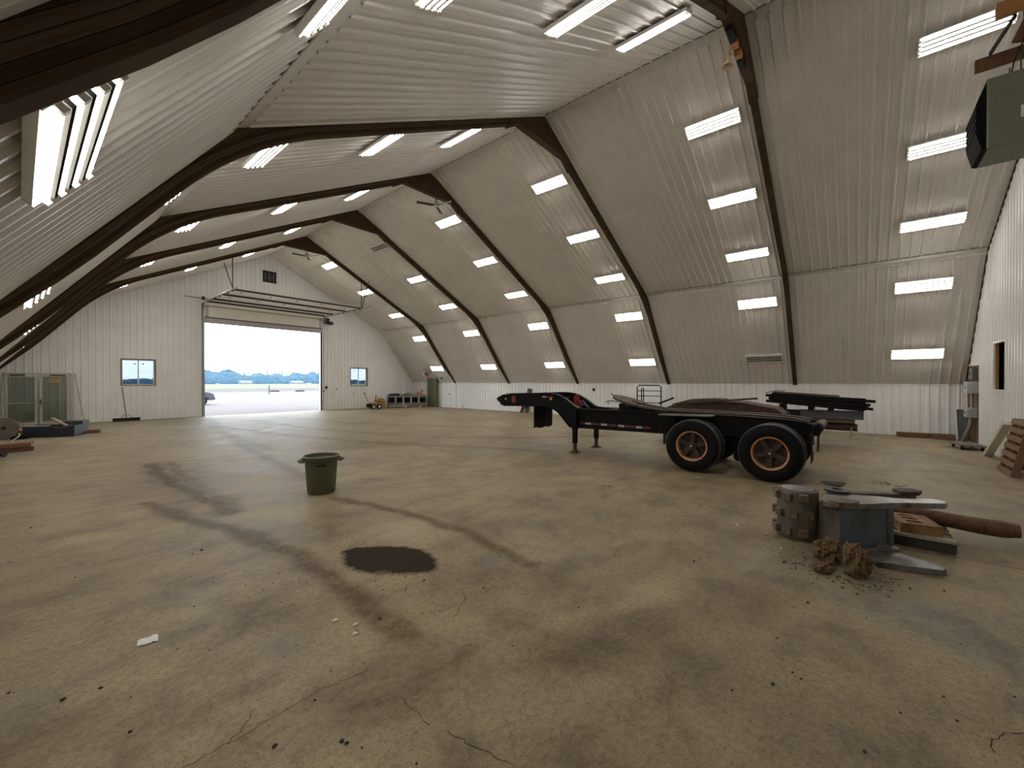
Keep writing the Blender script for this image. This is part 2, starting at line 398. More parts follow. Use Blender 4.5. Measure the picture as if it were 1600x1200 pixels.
# scraped streaks across the slab
stk = nz(1, 5, .6, coord(nt, 'Object', (.9, 3.6, 1), (0, 0, R(24))))
col = mixc(nt, 1, col, ramp(nt, stk, [(.34, (.86,.84,.82)), (.5, (1,1,1)), (.66, (1.05,1.05,1.04))]).outputs[0], 'MULTIPLY')
at = N(nt, 'ShaderNodeAttribute', attribute_name='stain'); sp = N(nt, 'ShaderNodeSeparateColor'); nt.links.new(at.outputs['Color'], sp.inputs[0])
brk = ramp(nt, nz(9, 6, .75), [(.33, (.45,)*3), (.58, (1,)*3)]).outputs[0]
col = mixc(nt, mathn(nt, 'MULTIPLY', mathn(nt, 'MULTIPLY', sp.outputs[0], .88), brk), col, (.060,.036,.019))
col = mixc(nt, mathn(nt, 'MULTIPLY', mathn(nt, 'MULTIPLY', sp.outputs[1], .75), brk), col, (.42,.35,.235))
col = mixc(nt, mathn(nt, 'MULTIPLY', at.outputs['Alpha'], .6), col, (.15,.135,.12))
ok = ramp(nt, mathn(nt, 'ADD', sp.outputs[2], mathn(nt, 'MULTIPLY', mathn(nt, 'SUBTRACT', nz(7, 7, .75), .5), .9)), [(.22, (0,)*3), (.52, (.93,)*3)]).outputs[0]
col = mixc(nt, ok, col, (.017,.011,.007))
# hairline cracking
vo = N(nt, 'ShaderNodeTexVoronoi', feature='DISTANCE_TO_EDGE', Scale=.36)
wv = nt.nodes.new('ShaderNodeVectorMath'); wv.operation = 'ADD'
nn = N(nt, 'ShaderNodeTexNoise', Scale=2.2, Detail=6); nt.links.new(co, nn.inputs['Vector'])
nt.links.new(co, wv.inputs[0]); nt.links.new(nn.outputs['Color'], wv.inputs[1]); nt.links.new(wv.outputs[0], vo.inputs['Vector'])
ck = mathn(nt, 'MULTIPLY', mathn(nt, 'LESS_THAN', vo.outputs[0], .0013), .25)
col = mixc(nt, ck, col, (.05,.04,.03))
nt.links.new(col, b.inputs['Base Color'])
rg = ramp(nt, mid, [(.3, (.48,)*3), (.7, (.68,)*3)]); nt.links.new(rg.outputs[0], b.inputs['Roughness'])
nt.links.new(mathn(nt, 'MULTIPLY', mathn(nt, 'SUBTRACT', 1.0, mathn(nt, 'MULTIPLY', sp.outputs[0], .7)), mathn(nt, 'SUBTRACT', .22, mathn(nt, 'MULTIPLY', ok, .21))), b.inputs['Specular IOR Level'])
bp = N(nt, 'ShaderNodeBump', Strength=.22, Distance=.006); nt.links.new(mathn(nt, 'ADD', fine, grit), bp.inputs['Height']); nt.links.new(bp.outputs[0], b.inputs['Normal'])

flo = fl.build('floor', m, fix=False); tag(flo, kind='structure')
ca = flo.data.color_attributes.new('stain', 'FLOAT_COLOR', 'POINT')
ca.data.foreach_set('color', np.stack([dark, light, oil, warm], 1).astype(np.float32).ravel())

def crack(pts, w, name='floor_crack', jit=.012, z=.0015):
    mb = MB(); L = []
    for a, b_ in zip(pts[:-1], pts[1:]):
        n = max(2, int(math.dist(a, b_) / .03))
        for k in range(n):
            t = k / n; L.append((a[0]+(b_[0]-a[0])*t + random.uniform(-jit, jit), a[1]+(b_[1]-a[1])*t + random.uniform(-jit, jit)))
    L.append(pts[-1]); vs = []
    for i, p in enumerate(L):
        q = L[min(i+1, len(L)-1)]; r = L[max(i-1, 0)]; dx, dy = q[0]-r[0], q[1]-r[1]; l = math.hypot(dx, dy) or 1
        ww = w * random.uniform(.5, 1.1); vs += [(p[0]-dy/l*ww, p[1]+dx/l*ww, z), (p[0]+dy/l*ww, p[1]-dx/l*ww, z)]
    mb.add(vs, [(2*i, 2*i+1, 2*i+3, 2*i+2) for i in range(len(L)-1)])
    o = mb.build(name, M['crk'], parent=flo); return o
M['crk'] = pm('crack_dirt', (.055,.042,.030), rough=.95)
M['jnt'] = pm('saw_cut_dirt', (.10,.08,.055), rough=.95)
for c in ([(.40,2.46),(.52,2.44),(.68,2.43),(.83,2.43),(.97,2.44),(1.14,2.43),(1.32,2.39),(1.42,2.37)], [(.68,2.43),(.78,2.5),(.85,2.58)],
          [(1.41,2.02),(1.42,1.87),(1.40,1.74)], [(1.44,1.64),(1.46,1.47),(1.51,1.25)], [(3.09,-.53),(3.25,-.57),(3.36,-.68)], [(2.17,2.39),(2.42,2.53),(2.5,2.68)]):
    crack(c, .0028)
crack([(7.3,5.02),(6.67,2.55),(6.47,1.29),(6.36,.2),(6.24,-.35),(6.28,-.84),(6.29,-2.7)], .007, 'floor_joint', .004)

# ------------------------------------------------------------------ corrugated sheets
RIB = [(0,0),(.050,0),(.057,.003),(.066,.003),(.073,0),(.100,0),(.107,.003),(.116,.003),(.123,0),(.172,0),(.184,.027),(.215,.027)]
def rib_samples(a, b, extra=()):
    S = {}
    k0 = int(math.floor(a / PER)) - 1; k1 = int(math.ceil(b / PER)) + 1
    L = [(k * PER + u, h) for k in range(k0, k1 + 1) for u, h in RIB]
    us = [l[0] for l in L]; hs = [l[1] for l in L]
    def hh(x): return float(np.interp(x, us, hs))
    xs = sorted({round(u, 5) for u in us if a < u < b} | {a, b} | {e for e in extra if a < e < b})
    return [(x, hh(x)) for x in xs]
def corr_wall(name, a, b, ztop, P3, mat, holes=(), zbot=0):
    ex = [e for h in holes for e in h[:2]] + [XR, XF, XFL]
    S = rib_samples(a, b, ex); mb = MB(); mb.uv = []
    for (u0, h0), (u1, h1) in zip(S[:-1], S[1:]):
        um = (u0 + u1) / 2; iv = [(zbot, None)]
        cuts = sorted([(h[2], h[3]) for h in holes if h[0] < um < h[1]])
        z = zbot; rng = []
        for c0, c1 in cuts:
            if c0 > z + 1e-4: rng.append((z, c0))
            z = c1
        rng.append((z, None))
        for z0, z1 in rng:
            t0 = ztop(u0) if z1 is None else z1; t1 = ztop(u1) if z1 is None else z1
            mb.add([P3(u0, z0, h0), P3(u1, z0, h1), P3(u1, t1, h1), P3(u0, t0, h0)], [(0,1,2,3)])
            mb.uv += [(u0, z0), (u1, z0), (u1, t1), (u0, t0)]
    return tag(mb.build(name, mat, fix=False), kind='structure')
W1 = (3.08, 4.27, 1.65, 2.855); W2 = (14.36, 15.56, 1.54, 2.735); WN = (14.95, 15.98, 1.65, 2.81)
corr_wall('wall_back', XL, XW, roof_z, lambda u, z, h: (u, YF - h, z), M['wall'], [W1, W2, (XD1, XD2, -1, 4.95)])
corr_wall('wall_front', XL, XW, roof_z, lambda u, z, h: (u, YN + h, z), M['wall'], [WN, (17.72, 30, -1, 2.33)])
corr_wall('wall_right', YN - .1, YF, lambda u: ZK, lambda u, z, h: (XW - h, u, z), M['wall'])
corr_wall('wall_left', YN - .1, YF, lambda u: ZK, lambda u, z, h: (XL + h, u, z), M['wall'])
# shell behind the sheets keeps daylight out of the seams
sh = MB()
for side in (1, -1):
    X = lambda d: XR + side * d
    a, b_, c = (0, ZR + .06), (XF - XR + .04, ZF + .06), (XW - XR + .06, ZK)
    for p, q in ((a, b_), (b_, c), (c, (XW - XR + .06, 0))):
        sh.add([(X(p[0]), YN - .3, p[1]), (X(q[0]), YN - .3, q[1]), (X(q[0]), YF + .2, q[1]), (X(p[0]), YF + .2, p[1])], [(0,1,2,3)])
tag(sh.build('ceiling_backing', M['gap'], fix=False), kind='structure')
for yy, nm, hs in ((YF + .10, 'wall_back_sheathing', [W1, W2, (XD1, XD2, -1, 4.95)]), (YN - .06, 'wall_front_sheathing', [WN])):
    mb = MB(); xs = sorted({XL, XR, XF, XFL, XW} | {e for h in hs for e in h[:2]})
    for u0, u1 in zip(xs[:-1], xs[1:]):
        um = (u0 + u1) / 2; z = 0; rng = []
        for c0, c1 in sorted([(h[2], h[3]) for h in hs if h[0] < um < h[1]]):
            if c0 > z: rng.append((z, c0))
            z = c1
        for z0, z1 in rng + [(z, None)]:
            mb.add([(u0, yy, z0), (u1, yy, z0), (u1, yy, z1 or roof_z(u1) + .05), (u0, yy, z1 or roof_z(u0) + .05)], [(0,1,2,3)])
    tag(mb.build(nm, M['woodbrown'], fix=False), kind='structure')

# ceiling sheets: four slopes
mb = MB(); mb.uv = []
S = rib_samples(YN - .02, YF + .02)
for side in (1, -1):
    A, B, C_ = (XR, ZR), (XR + side * (XF - XR), ZF), (XR + side * (XW - XR), ZK)
    for (p, q, s0, s1) in ((A, B, .036, -.17), (B, C_, .11 if side < 0 else .02, 0)):
        L = math.dist(p, q); t = ((q[0]-p[0])/L, (q[1]-p[1])/L); n = (-t[1], t[0])
        if n[1] > 0: n = (-n[0], -n[1])
        e0, e1 = s0, L + s1
        for (y0, h0), (y1, h1) in zip(S[:-1], S[1:]):
            v = []
            for s, y, h in ((e0, y0, h0), (e1, y0, h0), (e1, y1, h1), (e0, y1, h1)):
                o = h + .018; v.append((p[0] + t[0]*s + n[0]*o, y, p[1] + t[1]*s + n[1]*o)); mb.uv.append((y, s))
            mb.add(v, [(0,1,2,3)])
tag(mb.build('ceiling', M['ceil'], fix=False), kind='structure')

def slope_frame(side, seg):
    A, B, C_ = (XR, ZR), (XR + side * (XF - XR), ZF), (XR + side * (XW - XR), ZK)
    p, q = (A, B) if seg == 'U' else (B, C_)
    L = math.dist(p, q); t = ((q[0]-p[0])/L, (q[1]-p[1])/L); n = (-t[1], t[0])
    if n[1] > 0: n = (-n[0], -n[1])
    return p, t, n, L
def on_slope(side, seg, s, y, off):
    p, t, n, L = slope_frame(side, seg)
    return Vector((p[0] + t[0]*s + n[0]*off, y, p[1] + t[1]*s + n[1]*off))
k = 0
for side in (1, -1):
    mb = MB()
    prof = [on_slope(side, 'U', s, 0, o) for s, o in ((8.105, .028), (8.28, .030))] + [on_slope(side, 'L', s, 0, o) for s, o in ((.03, .030), (.10, .050), (.10, .03))]
    vs = []
    for p in prof: vs += [(p.x, YN, p.z), (p.x, YF, p.z)]
    mb.add(vs, [(2*i, 2*i+1, 2*i+3, 2*i+2) for i in range(len(prof)-1)])
    k += 1; tag(mb.build('trim_%d' % k, M['trim'], fix=False), kind='structure')
for side, seg, a_, b_, o_, nm in ((1, 'U', 8.122, 8.146, .034, 'ceiling_gap'), (-1, 'L', .098, .122, .034, 'ceiling_gap'), (-1, 'U', .004, .034, .030, 'ceiling_gap')):
    mb = MB(); p, q = on_slope(side, seg, a_, 0, o_), on_slope(side, seg, b_, 0, o_)
    mb.add([(p.x, YN, p.z), (p.x, YF, p.z), (q.x, YF, q.z), (q.x, YN, q.z)], [(0,1,2,3)]); tag(mb.build(nm, M['gap'], fix=False), kind='structure')
mb = MB()
prof = [on_slope(1, 'U', s, 0, o) for s, o in ((.215, .036), (.21, .045), (.02, .045))] + [on_slope(-1, 'U', s, 0, .004) for s in (.0, .06)]
vs = []
for p in prof: vs += [(p.x, YN, p.z), (p.x, YF, p.z)]
mb.add(vs, [(2*i, 2*i+1, 2*i+3, 2*i+2) for i in range(len(prof)-1)])
tag(mb.build('trim_3', M['trim'], fix=False), kind='structure')
for X0, sg in ((XW, -1), (XL, 1)):
    mb = MB(); mb.b2((X0 + sg*.005, YN, ZK - .035), (X0 + sg*.04, YF, ZK - .01)); k += 1
    tag(mb.build('trim_%d' % (k + 1), M['white'], fix=True), kind='structure')
# joints in the low right wall below each arch
for i in range(5):
    y = Y0 + i * BAY + TH / 2
    mb = MB(); mb.b2((XW - .03, y - .05, 0), (XW - .005, y + .05, ZK - .03)); k += 1
    tag(mb.build('trim_%d' % (k + 1), M['wall']), kind='structure')
# dark mitre lines along both gables
for yy, nm in ((YF - .03, 0), (YN + .03, 1)):
    mb = MB()
    for side in (1, -1):
        for seg, L in (('U', 8.3), ('L', 4.56)):
            a, b_ = on_slope(side, seg, 0, yy, .03), on_slope(side, seg, L, yy, .03); mb.bar(a, b_, .03, .03)
    k += 1; tag(mb.build('trim_%d' % (k + 1), M['darksteel']), kind='structure')

# windows -------------------------------------------------------------
def slider(i, w, y, inward):
    x0, x1, z0, z1 = w; s = inward
    r = bpy.data.objects.new('window_%d' % i, None); COL.objects.link(r); r.location = (0, 0, 0); r['kind'] = 'structure'
    mb = MB(); t = .045
    for a, b_ in (((x0, z0), (x1, z0 + t)), ((x0, z1 - t), (x1, z1)), ((x0, z0 + t), (x0 + t, z1 - t)), ((x1 - t, z0 + t), (x1, z1 - t)), (((x0+x1)/2 - .022, z0 + t), ((x0+x1)/2 + .022, z1 - t))):
        mb.b2((a[0], y + .07, a[1]), (b_[0], y + .13, b_[1]))
    mb.build('window_frame', M['white'], r)
    mb = MB()
    for a, b_ in (((x0 - .03, z0 - .03), (x1 + .03, z0)), ((x0 - .03, z1), (x1 + .03, z1 + .03)), ((x0 - .03, z0), (x0, z1)), ((x1, z0), (x1 + .03, z1))):
        mb.b2((a[0], y - .03, a[1]), (b_[0], y + .15, b_[1]))
    mb.build('window_lining', [M['woodred']], r)
    mb = MB(); mb.b2((x0 + .02, y + .095, z0 + .02), ((x0+x1)/2, y + .101, z1 - .02)); mb.build('window_glass', M['winglass'], r)
    mb = MB(); mb.b2(((x0+x1)/2, y + .105, z0 + .02), (x1 - .02, y + .111, z1 - .02)); mb.build('window_glass', M['winglass'], r)
    mb = MB()
    for (x, z) in ((x0 + .47 if i == 1 else x0 + .3, z1 - .2), (x1 - .42, z1 - .2)):
        mb.cyl((x, y + .09, z), (x, y + .088, z), .035, n=8)
    mb.build('window_sticker', M['steelgrey'], r)
slider(1, W1, YF, -1); slider(2, W2, YF, -1)
x0, x1, z0, z1 = WN
r = bpy.data.objects.new('window_3', None); COL.objects.link(r); r['kind'] = 'structure'
mb = MB()
for a, b_ in (((x0 - .04, z0 - .04), (x1 + .04, z0)), ((x0 - .04, z1), (x1 + .04, z1 + .04)), ((x0 - .04, z0), (x0, z1)), ((x1, z0), (x1 + .04, z1))):
    mb.b2((a[0], YN - .0, a[1]), (b_[0], YN + .035, b_[1]))
mb.build('window_trim', M['white'], r)
mb = MB()
for a, b_ in (((x0 - .03, z0 - .03), (x1 + .03, z0)), ((x0 - .03, z1), (x1 + .03, z1 + .03)), ((x0 - .03, z0), (x0, z1)), ((x1, z0), (x1 + .03, z1))):
    mb.b2((a[0], YN - .06, a[1]), (b_[0], YN, b_[1]))
mb.build('window_lining', M['woodlighty'], r)
mb = MB() # closed dark room behind the opening
a, b_ = (x0 - 1.2, YN - 2.2, .3), (x1 + 1.2, YN - .065, 3.4)
mb.box([(a[i]+b_[i])/2 for i in range(3)], [b_[i]-a[i] for i in range(3)])
mb.f = mb.f[:4] + mb.f[5:] if False else mb.f; ff = [f for f in mb.f if not all(mb.v[i][1] > YN - .07 for i in f)]; mb.f = ff; mb.mi = [0]*len(ff)
mb.build('dark_room_lining', M['insidewall'], r, fix=False)

# brown boards where the partition sheeting is missing
for i, (xa, xb) in enumerate(((17.70, 18.32), (18.32, 18.92), (18.92, XW))):
    mb = MB(); mb.b2((xa + .004, YN - .05, 0), (xb - .004, YN - .015, 2.33))
    tag(mb.build('wall_front_board', M['woodbrown']), kind='structure')
mb = MB(); mb.b2((17.66, YN - .01, 2.32), (XW, YN + .04, 2.36)); tag(mb.build('trim_20', M['cream']), kind='structure')

# ------------------------------------------------------------------ laminated timber arches
def arch_arm(side):
    # outer edge follows the roof; the inner edge is rounded at the fold
    pU, tU, nU, LU = slope_frame(side, 'U'); pL, tL, nL, LL = slope_frame(side, 'L')
    V2 = lambda p, t, n, s, o: Vector((p[0] + t[0]*s + n[0]*o, p[1] + t[1]*s + n[1]*o))
    out, inn = [], []
    for s in np.linspace(LL + .10, 1.25, 9):
        out.append(V2(pL, tL, nL, min(s, LL + .02), .0)); inn.append(V2(pL, tL, nL, s, .06 + .15 * min(1, max(0, (LL + .1 - s) / 1.9))))
    P0 = inn[-1]; sU = LU - 1.3; P2 = V2(pU, tU, nU, sU, .20)
    # intersection of the two offset lines
    A = np.array([[tL[0], -tU[0]], [tL[1], -tU[1]]]); k = np.linalg.solve(A, np.array([P2.x - P0.x, P2.y - P0.y])); P1 = Vector((P0.x + tL[0]*k[0], P0.y + tL[1]*k[0]))
    for j in range(1, 11):
        t = j / 10; inn.append((1-t)**2 * P0 + 2*t*(1-t) * P1 + t*t * P2)
        so = 1.25 - t * (1.25 + 1.3)
        out.append(V2(pL, tL, nL, so, 0) if so > 0 else V2(pU, tU, nU, LU + so, 0))
    for s in np.linspace(sU, 0, 13)[1:]:
        out.append(V2(pU, tU, nU, s, 0)); inn.append(V2(pU, tU, nU, s, .20))
    inn[-1] = Vector((XR, inn[-1].y - (.516 * abs(inn[-1].x - XR)) if False else ZR - .225)); out[-1] = Vector((XR, ZR))
    mb = MB(); mb.uv = []; Ls = 0; n = len(out); prev = None
    for i in range(n):
        mid = (out[i] + inn[i]) / 2
        if prev is not None: Ls += (mid - prev).length
        prev = mid; d = (out[i] - inn[i]).length
        for (p, w) in ((out[i], d), (inn[i], 0)):
            for y in (0, TH):
                mb.v.append((p.x - XR, y, p.y)); mb.uv.append((Ls, w + .004))
    for i in range(n - 1):
        a, b_ = 4*i, 4*(i+1)
        for f in ((a, b_, b_+2, a+2), (a+1, a+3, b_+3, b_+1), (a+2, b_+2, b_+3, a+3), (a, a+1, b_+1, b_)):
            mb.f.append(f); mb.mi.append(0)
    mb.f.append((0, 2, 3, 1)); mb.mi.append(0)
    return mb
def gusset():
    mb = MB()
    zr = lambda x: ZR - .516 * abs(x)
    h = [(0, ZR - .02), (1.55, zr(1.55) - .02), (1.45, zr(1.55) - .21), (1.0, 8.47), (0, 8.47)]
    poly = h + [(-x, z) for x, z in h[1:4]][::-1]
    for ya, yb in ((-.022, .001), (TH - .001, TH + .022)):
        mb.prism(poly, lambda a, b: (a, ya, b), lambda a, b: (a, yb, b))
    return mb
def fillet():
    mb = MB(); mb.b2((-1.05, -.03, 8.435), (1.05, TH + .03, 8.47)); return mb
ARCHL = ['brown laminated timber arch nearest the camera, horn speaker at its peak', 'second nearest brown laminated timber arch, its left leg crossing above the olive bin side',
         'middle one of the five brown laminated timber arches, ceiling fan at its peak', 'fourth brown laminated timber arch from the camera, next nearer than the door arch',
         'farthest brown laminated timber arch, just in front of the raised overhead door']
a0 = root('timber_arch', (XR, Y0, 0), ARCHL[0], 'arch', group='laminated timber arches')
arch_arm(-1).build('left_arm', M['arch'], a0); arch_arm(1).build('right_arm', M['arch'], a0)
gusset().build('ridge_gusset', M['ply'], a0); fillet().build('gusset_ledge', M['ply'], a0)
for i in range(1, 5):
    c = copy_tree(a0); c.location = (XR, Y0 + i * BAY, 0); c['label'] = ARCHL[i]

# ------------------------------------------------------------------ fluorescent fixtures
def make_fixture(lit=True, name='fluorescent_light'):
    r = root(name, (0,0,0), 'x', 'light fixture', group='fluorescent lights on the roof slopes')
    W, Lh, H = .185, .61, .075       # half width, half length, depth
    mb = MB()
    prof = [(-W, .004), (-W, .052), (-W + .006, .052), (-W + .035, .03), (W - .035, .03), (W - .006, .052), (W, .052), (W, .004)]
    mb.prism(prof, lambda a, b: (a, -Lh, b), lambda a, b: (a, Lh, b)); mb.build('tray', M['tin'], r)
    for e in (-1, 1):
        mb = MB(); mb.b2((-W - .003, e * Lh, .004), (W + .003, e * (Lh + .012), .062))
        for q in range(4):
            x = -.1275 + q * .085; mb.b2((x - .014, e * (Lh - .028), .02), (x + .014, e * Lh, H + .016))
        mb.build('end_plate', M['tin'], r)
    for q in range(3):
        x = -.085 + q * .085
        mb = MB(); mb.prism([(x - .012, .03), (x - .010, H + .008), (x + .010, H + .008), (x + .012, .03)], lambda a, b: (a, -Lh + .03, b), lambda a, b: (a, Lh - .03, b)); mb.build('shade_ridge', M['ridge'], r)
    for q in range(4):
        x = -.1275 + q * .085
        mb = MB(); mb.cyl((x, -Lh + .028, H - .012), (x, Lh - .028, H - .012), .0195, n=8, caps=False)
        mb.build('tube', M['lit'] if lit else M['dead'], r, smooth=True)
    return r
ORD = ['first', 'second', 'third', 'fourth', 'fifth', 'sixth']
ROWS_R = [('U', 1.98), ('U', 4.40), ('U', 6.80), ('L', .83), ('L', 3.28)]
ROWS_L = [('U', 2.50), ('U', 5.02), ('U', 7.50), ('L', .80), ('L', 3.05)]
DEAD = {(1, 1, 4), (1, 4, 0)}
proto_lit = make_fixture(True); proto_dead = make_fixture(False); used = {True: False, False: False}
for side, rows in ((1, ROWS_R), (-1, ROWS_L)):
    for bay in range(6):
        if side == -1 and bay == 0: continue
        yc = Y0 + .39 + (bay - 1) * BAY + .61 if bay else -1.50
        for ri, (seg, s) in enumerate(rows):
            lit = (side, bay, ri) not in DEAD
            src = proto_lit if lit else proto_dead
            o = src if not used[lit] else copy_tree(src); used[lit] = True
            p, t, n, L = slope_frame(side, seg)
            zx = Vector((n[0], 0, n[1])); yx = Vector((0, 1, 0)); xx = yx.cross(zx)
            o.rotation_euler = Matrix((xx, yx, zx)).transposed().to_euler()
            o.location = on_slope(side, seg, s, yc, .047)
            o['label'] = '%s fluorescent fixture, %s slope, %s bay from the overhead door, %s down from the ridge' % ('lit' if lit else 'unlit', 'right' if side > 0 else 'left', ORD[5 - bay], ORD[ri])

# ------------------------------------------------------------------ overhead door (raised)
dr = bpy.data.objects.new('door_1', None); COL.objects.link(dr); dr['kind'] = 'structure'
yv = YF - .12
def panel_sec(a, b_, mat, name='door_section'):  # section between two (y,z) points
    (ya, za), (yb, zb) = a, b_
    mb = MB(); d = Vector((0, yb-ya, zb-za)); L = d.length; d.normalize(); n = Vector((0, -d.z, d.y))
    if n.y > 0 or (abs(n.y) < .1 and n.z > 0): n = -n
    mb.bar((XD1 + (XD2-XD1)/2, ya, za), (XD1 + (XD2-XD1)/2, yb, zb), XD2-XD1+.08, .045, up=(0, -1, .001) if abs(d.z) > .9 else (0,0,1))
    return mb.build(name, mat, dr)
panel_sec((yv, 4.87), (yv, 5.15), M['doorgrey']); panel_sec((yv, 5.165), (yv, 5.76), M['doorpanel'])
panel_sec((yv - .005, 5.775), (yv - .34, 5.98), M['doorpanel'])
zs = 6.0
ys = [25.62, 24.65, 23.02, 21.40]
for a, b_ in zip(ys[:-1], ys[1:]):
    panel_sec((a - .02, zs), ((a + b_)/2 + .006, zs), M['doorpanel']); panel_sec(((a + b_)/2 - .006, zs), (b_ + .02, zs), M['doorpanel'])
for y in ys[:-1] + [21.40]:
    mb = MB(); mb.b2((XD1 - .02, y - .045, zs - .10), (XD2 + .02, y + .045, zs - .02)); mb.build('door_strut', M['strut'], dr)
for y in (23.83, 22.2):
    mb = MB()
    for q in range(5): x = XD1 + .5 + q * 1.27; mb.b2((x - .05, y - .06, zs - .035), (x + .05, y + .06, zs - .02))
    mb.build('door_hinge_row', M['strut'], dr)
for z in (5.16, 5.77):
    mb = MB(); mb.b2((XD1, yv - .05, z - .02), (XD2, yv - .02, z + .025)); mb.build('door_strut', M['strut'], dr)
mb = MB(); mb.b2((XD1 + .01, yv - .03, 5.18), (XD1 + .16, yv - .022, 5.75)); mb.build('door_end_stile', M['doorgrey'], dr)
mb = MB(); mb.b2((XD2 - .16, yv - .03, 5.18), (XD2 - .01, yv - .022, 5.75)); mb.build('door_end_stile', M['doorgrey'], dr)
for X, sg, ye in ((XD1, -1, 20.84), (XD2, 1, 20.35)):
    mb = MB(); x = X + sg * .07
    pts = [(x, yv - .03, 0.02), (x, yv - .03, 5.35)] + [(x, yv - .03 - .42 * (1 - math.cos(t)), 5.35 + .55 * math.sin(t)) for t in np.linspace(.2, math.pi/2, 6)] + [(x, ye, 5.93)]
    for p, q in zip(pts[:-1], pts[1:]): mb.bar(p, q, .03, .06, up=(1,0,0))
    mb.build('door_track', M['galv'], dr)
    mb = MB(); mb.b2((X + sg*.0, YF - .05, 0), (X + sg*.10, YF - .015, 5.9)); mb.build('track_bracket_angle', M['strut'], dr)
    zt = roof_z(x); yh = 21.4 if sg < 0 else 21.37
    mb = MB(); mb.bar((x, yh, 5.93), (x, yh, zt - .1), .035); mb.bar((x, yh - .05, 5.93), (x + .0, yh + (1.2 if sg < 0 else -.75), min(zt - .1, 7.35)), .03); mb.build('track_hanger', M['strut'], dr)
    mb = MB()
    for q in range(7): yy = 21.5 + q * .62; mb.cyl((x - sg*.06, yy, 5.9), (x + sg*.02, yy, 5.9), .035, n=8)
    mb.build('track_roller_row', M['darksteel'], dr)
mb = MB(); mb.cyl((XD1 - .85, YF - .2, 6.12), (XD2 + .35, YF - .2, 6.12), .016, n=8); mb.build('torsion_shaft', M['darksteel'], dr)
for X in (XD1 - .08, XD2 + .08):
    mb = MB(); mb.cyl((X - .05, YF - .2, 6.12), (X + .05, YF - .2, 6.12), .1, n=14); mb.build('cable_drum', M['darksteel'], dr)
for X, sg in ((XD1, 1), (XD2, -1)):
    mb = MB(); mb.b2((X, YF - .02, 0), (X + sg*.02, YF + .14, 4.95)); mb.build('door_jamb', M['tin'], dr)
mb = MB(); mb.b2((XD1, YF - .02, 4.93), (XD2, YF + .14, 4.97)); mb.build('door_head', M['tin'], dr)

# opener motor on the right jamb
t = root('door_opener', (XD2 + .36, YF - .22, 5.62), 'black jackshaft opener motor at the upper right corner of the overhead door', 'motor')
mb = MB(); mb.box((-.05, 0, .05), (.2, .26, .34)); mb.build('gearbox', M['black'], t, bevel=.02)
mb = MB(); mb.cyl((.04, 0, -.06), (.30, 0, -.06), .11, n=16); mb.build('motor_body', M['darksteel'], t, smooth=True)
mb = MB(); mb.cyl((-.19, 0, .12), (-.16, 0, .12), .2, n=20); mb.build('chain_wheel', M['galv'], t, smooth=True)
# switches
for (x, z, s, lab) in ((12.66, 1.44, .11, 'small black push button box right of the overhead door, the upper one'), (12.50, 1.20, .06, 'tiny dark sensor low beside the right jamb of the overhead door')):
    mb = MB(); mb.box((0, -.04, 0), (s, .08, s * 1.4)); tag(mb.build('switch_box', M['black'], loc=(x, YF - .02, z), bevel=.008), lab, 'switch')
mb = MB(); mb.box((0, -.03, 0), (.07, .06, .11)); tag(mb.build('outlet_box', M['elecgrey'], loc=(13.35, YF - .02, 1.32), bevel=.006), 'grey outlet box on far wall between overhead door and small window', 'outlet')
mb = MB(); mb.box((0, -.03, 0), (.07, .06, .11)); tag(mb.build('outlet_box', M['elecgrey'], loc=(14.55, YF - .02, 1.02), bevel=.006), 'grey outlet box low on far wall below the small right window', 'outlet')

# gable louvre
t = root('gable_vent', (9.36, YF - .03, 7.86), 'square black louvred exhaust vent high on the far gable wall', 'vent')
mb = MB()
for a, b_ in (((-.34, -.32), (.34, -.27)), ((-.34, .27), (.34, .32)), ((-.34, -.27), (-.28, .27)), ((.28, -.27), (.34, .27))): mb.b2((a[0], -.05, a[1]), (b_[0], .03, b_[1]))
mb.build('vent_frame', M['blackrough'], t)
for q in range(6):
    mb = MB(); mb.box((0, 0, -.22 + q * .088), (.56, .012, .10), (R(38), 0, 0)); mb.build('louvre_blade', M['darksteel'], t)
mb = MB(); mb.cyl((.1, -.03, -.02), (.1, -.06, -.02), .05, n=10); mb.build('vent_motor_hub', M['steelgrey'], t)
mb = MB(); mb.b2((-.3, .035, -.3), (.3, .045, .3)); mb.build('vent_back', M['gap'], t)

# ceiling fans
def ceiling_fan(loc, ztop, rz, lab):
    t = root('ceiling_fan', loc, lab, 'fan', rot=(0, 0, rz), group='ceiling fans')
    mb = MB(); mb.cyl((0,0,.12), (0,0,ztop - loc[2]), .02, n=8); mb.build('down_rod', M['darksteel'], t)
    mb = MB(); mb.lathe([(.001,-.06),(.06,-.055),(.10,-.02),(.10,.08),(.05,.13),(.001,.135)], n=18); mb.build('motor_housing', M['alu'], t, smooth=True)
    for k in range(3):
        a = R(120 * k); ca_, sa = math.cos(a), math.sin(a)
        m3 = Matrix.Rotation(a, 3, 'Z') @ Matrix.Rotation(R(14), 3, 'X')
        mb = MB(); mb.box(m3 @ Vector((.40, 0, -.03)), (.58, .13, .008), m3); bl = mb.build('blade', M['strut'], t)
        mb = MB(); mb.box(m3 @ Vector((.13, 0, -.03)), (.16, .04, .012), m3); mb.build('blade_iron', M['darksteel'], bl)
ceiling_fan((9.42, 11.32, 8.02), 8.45, R(155), 'three blade fan hanging at the peak of the middle arch')
ceiling_fan((9.30, 21.15, 8.12), 8.45, R(175), 'three blade fan hanging at the peak of the farthest arch by the door')

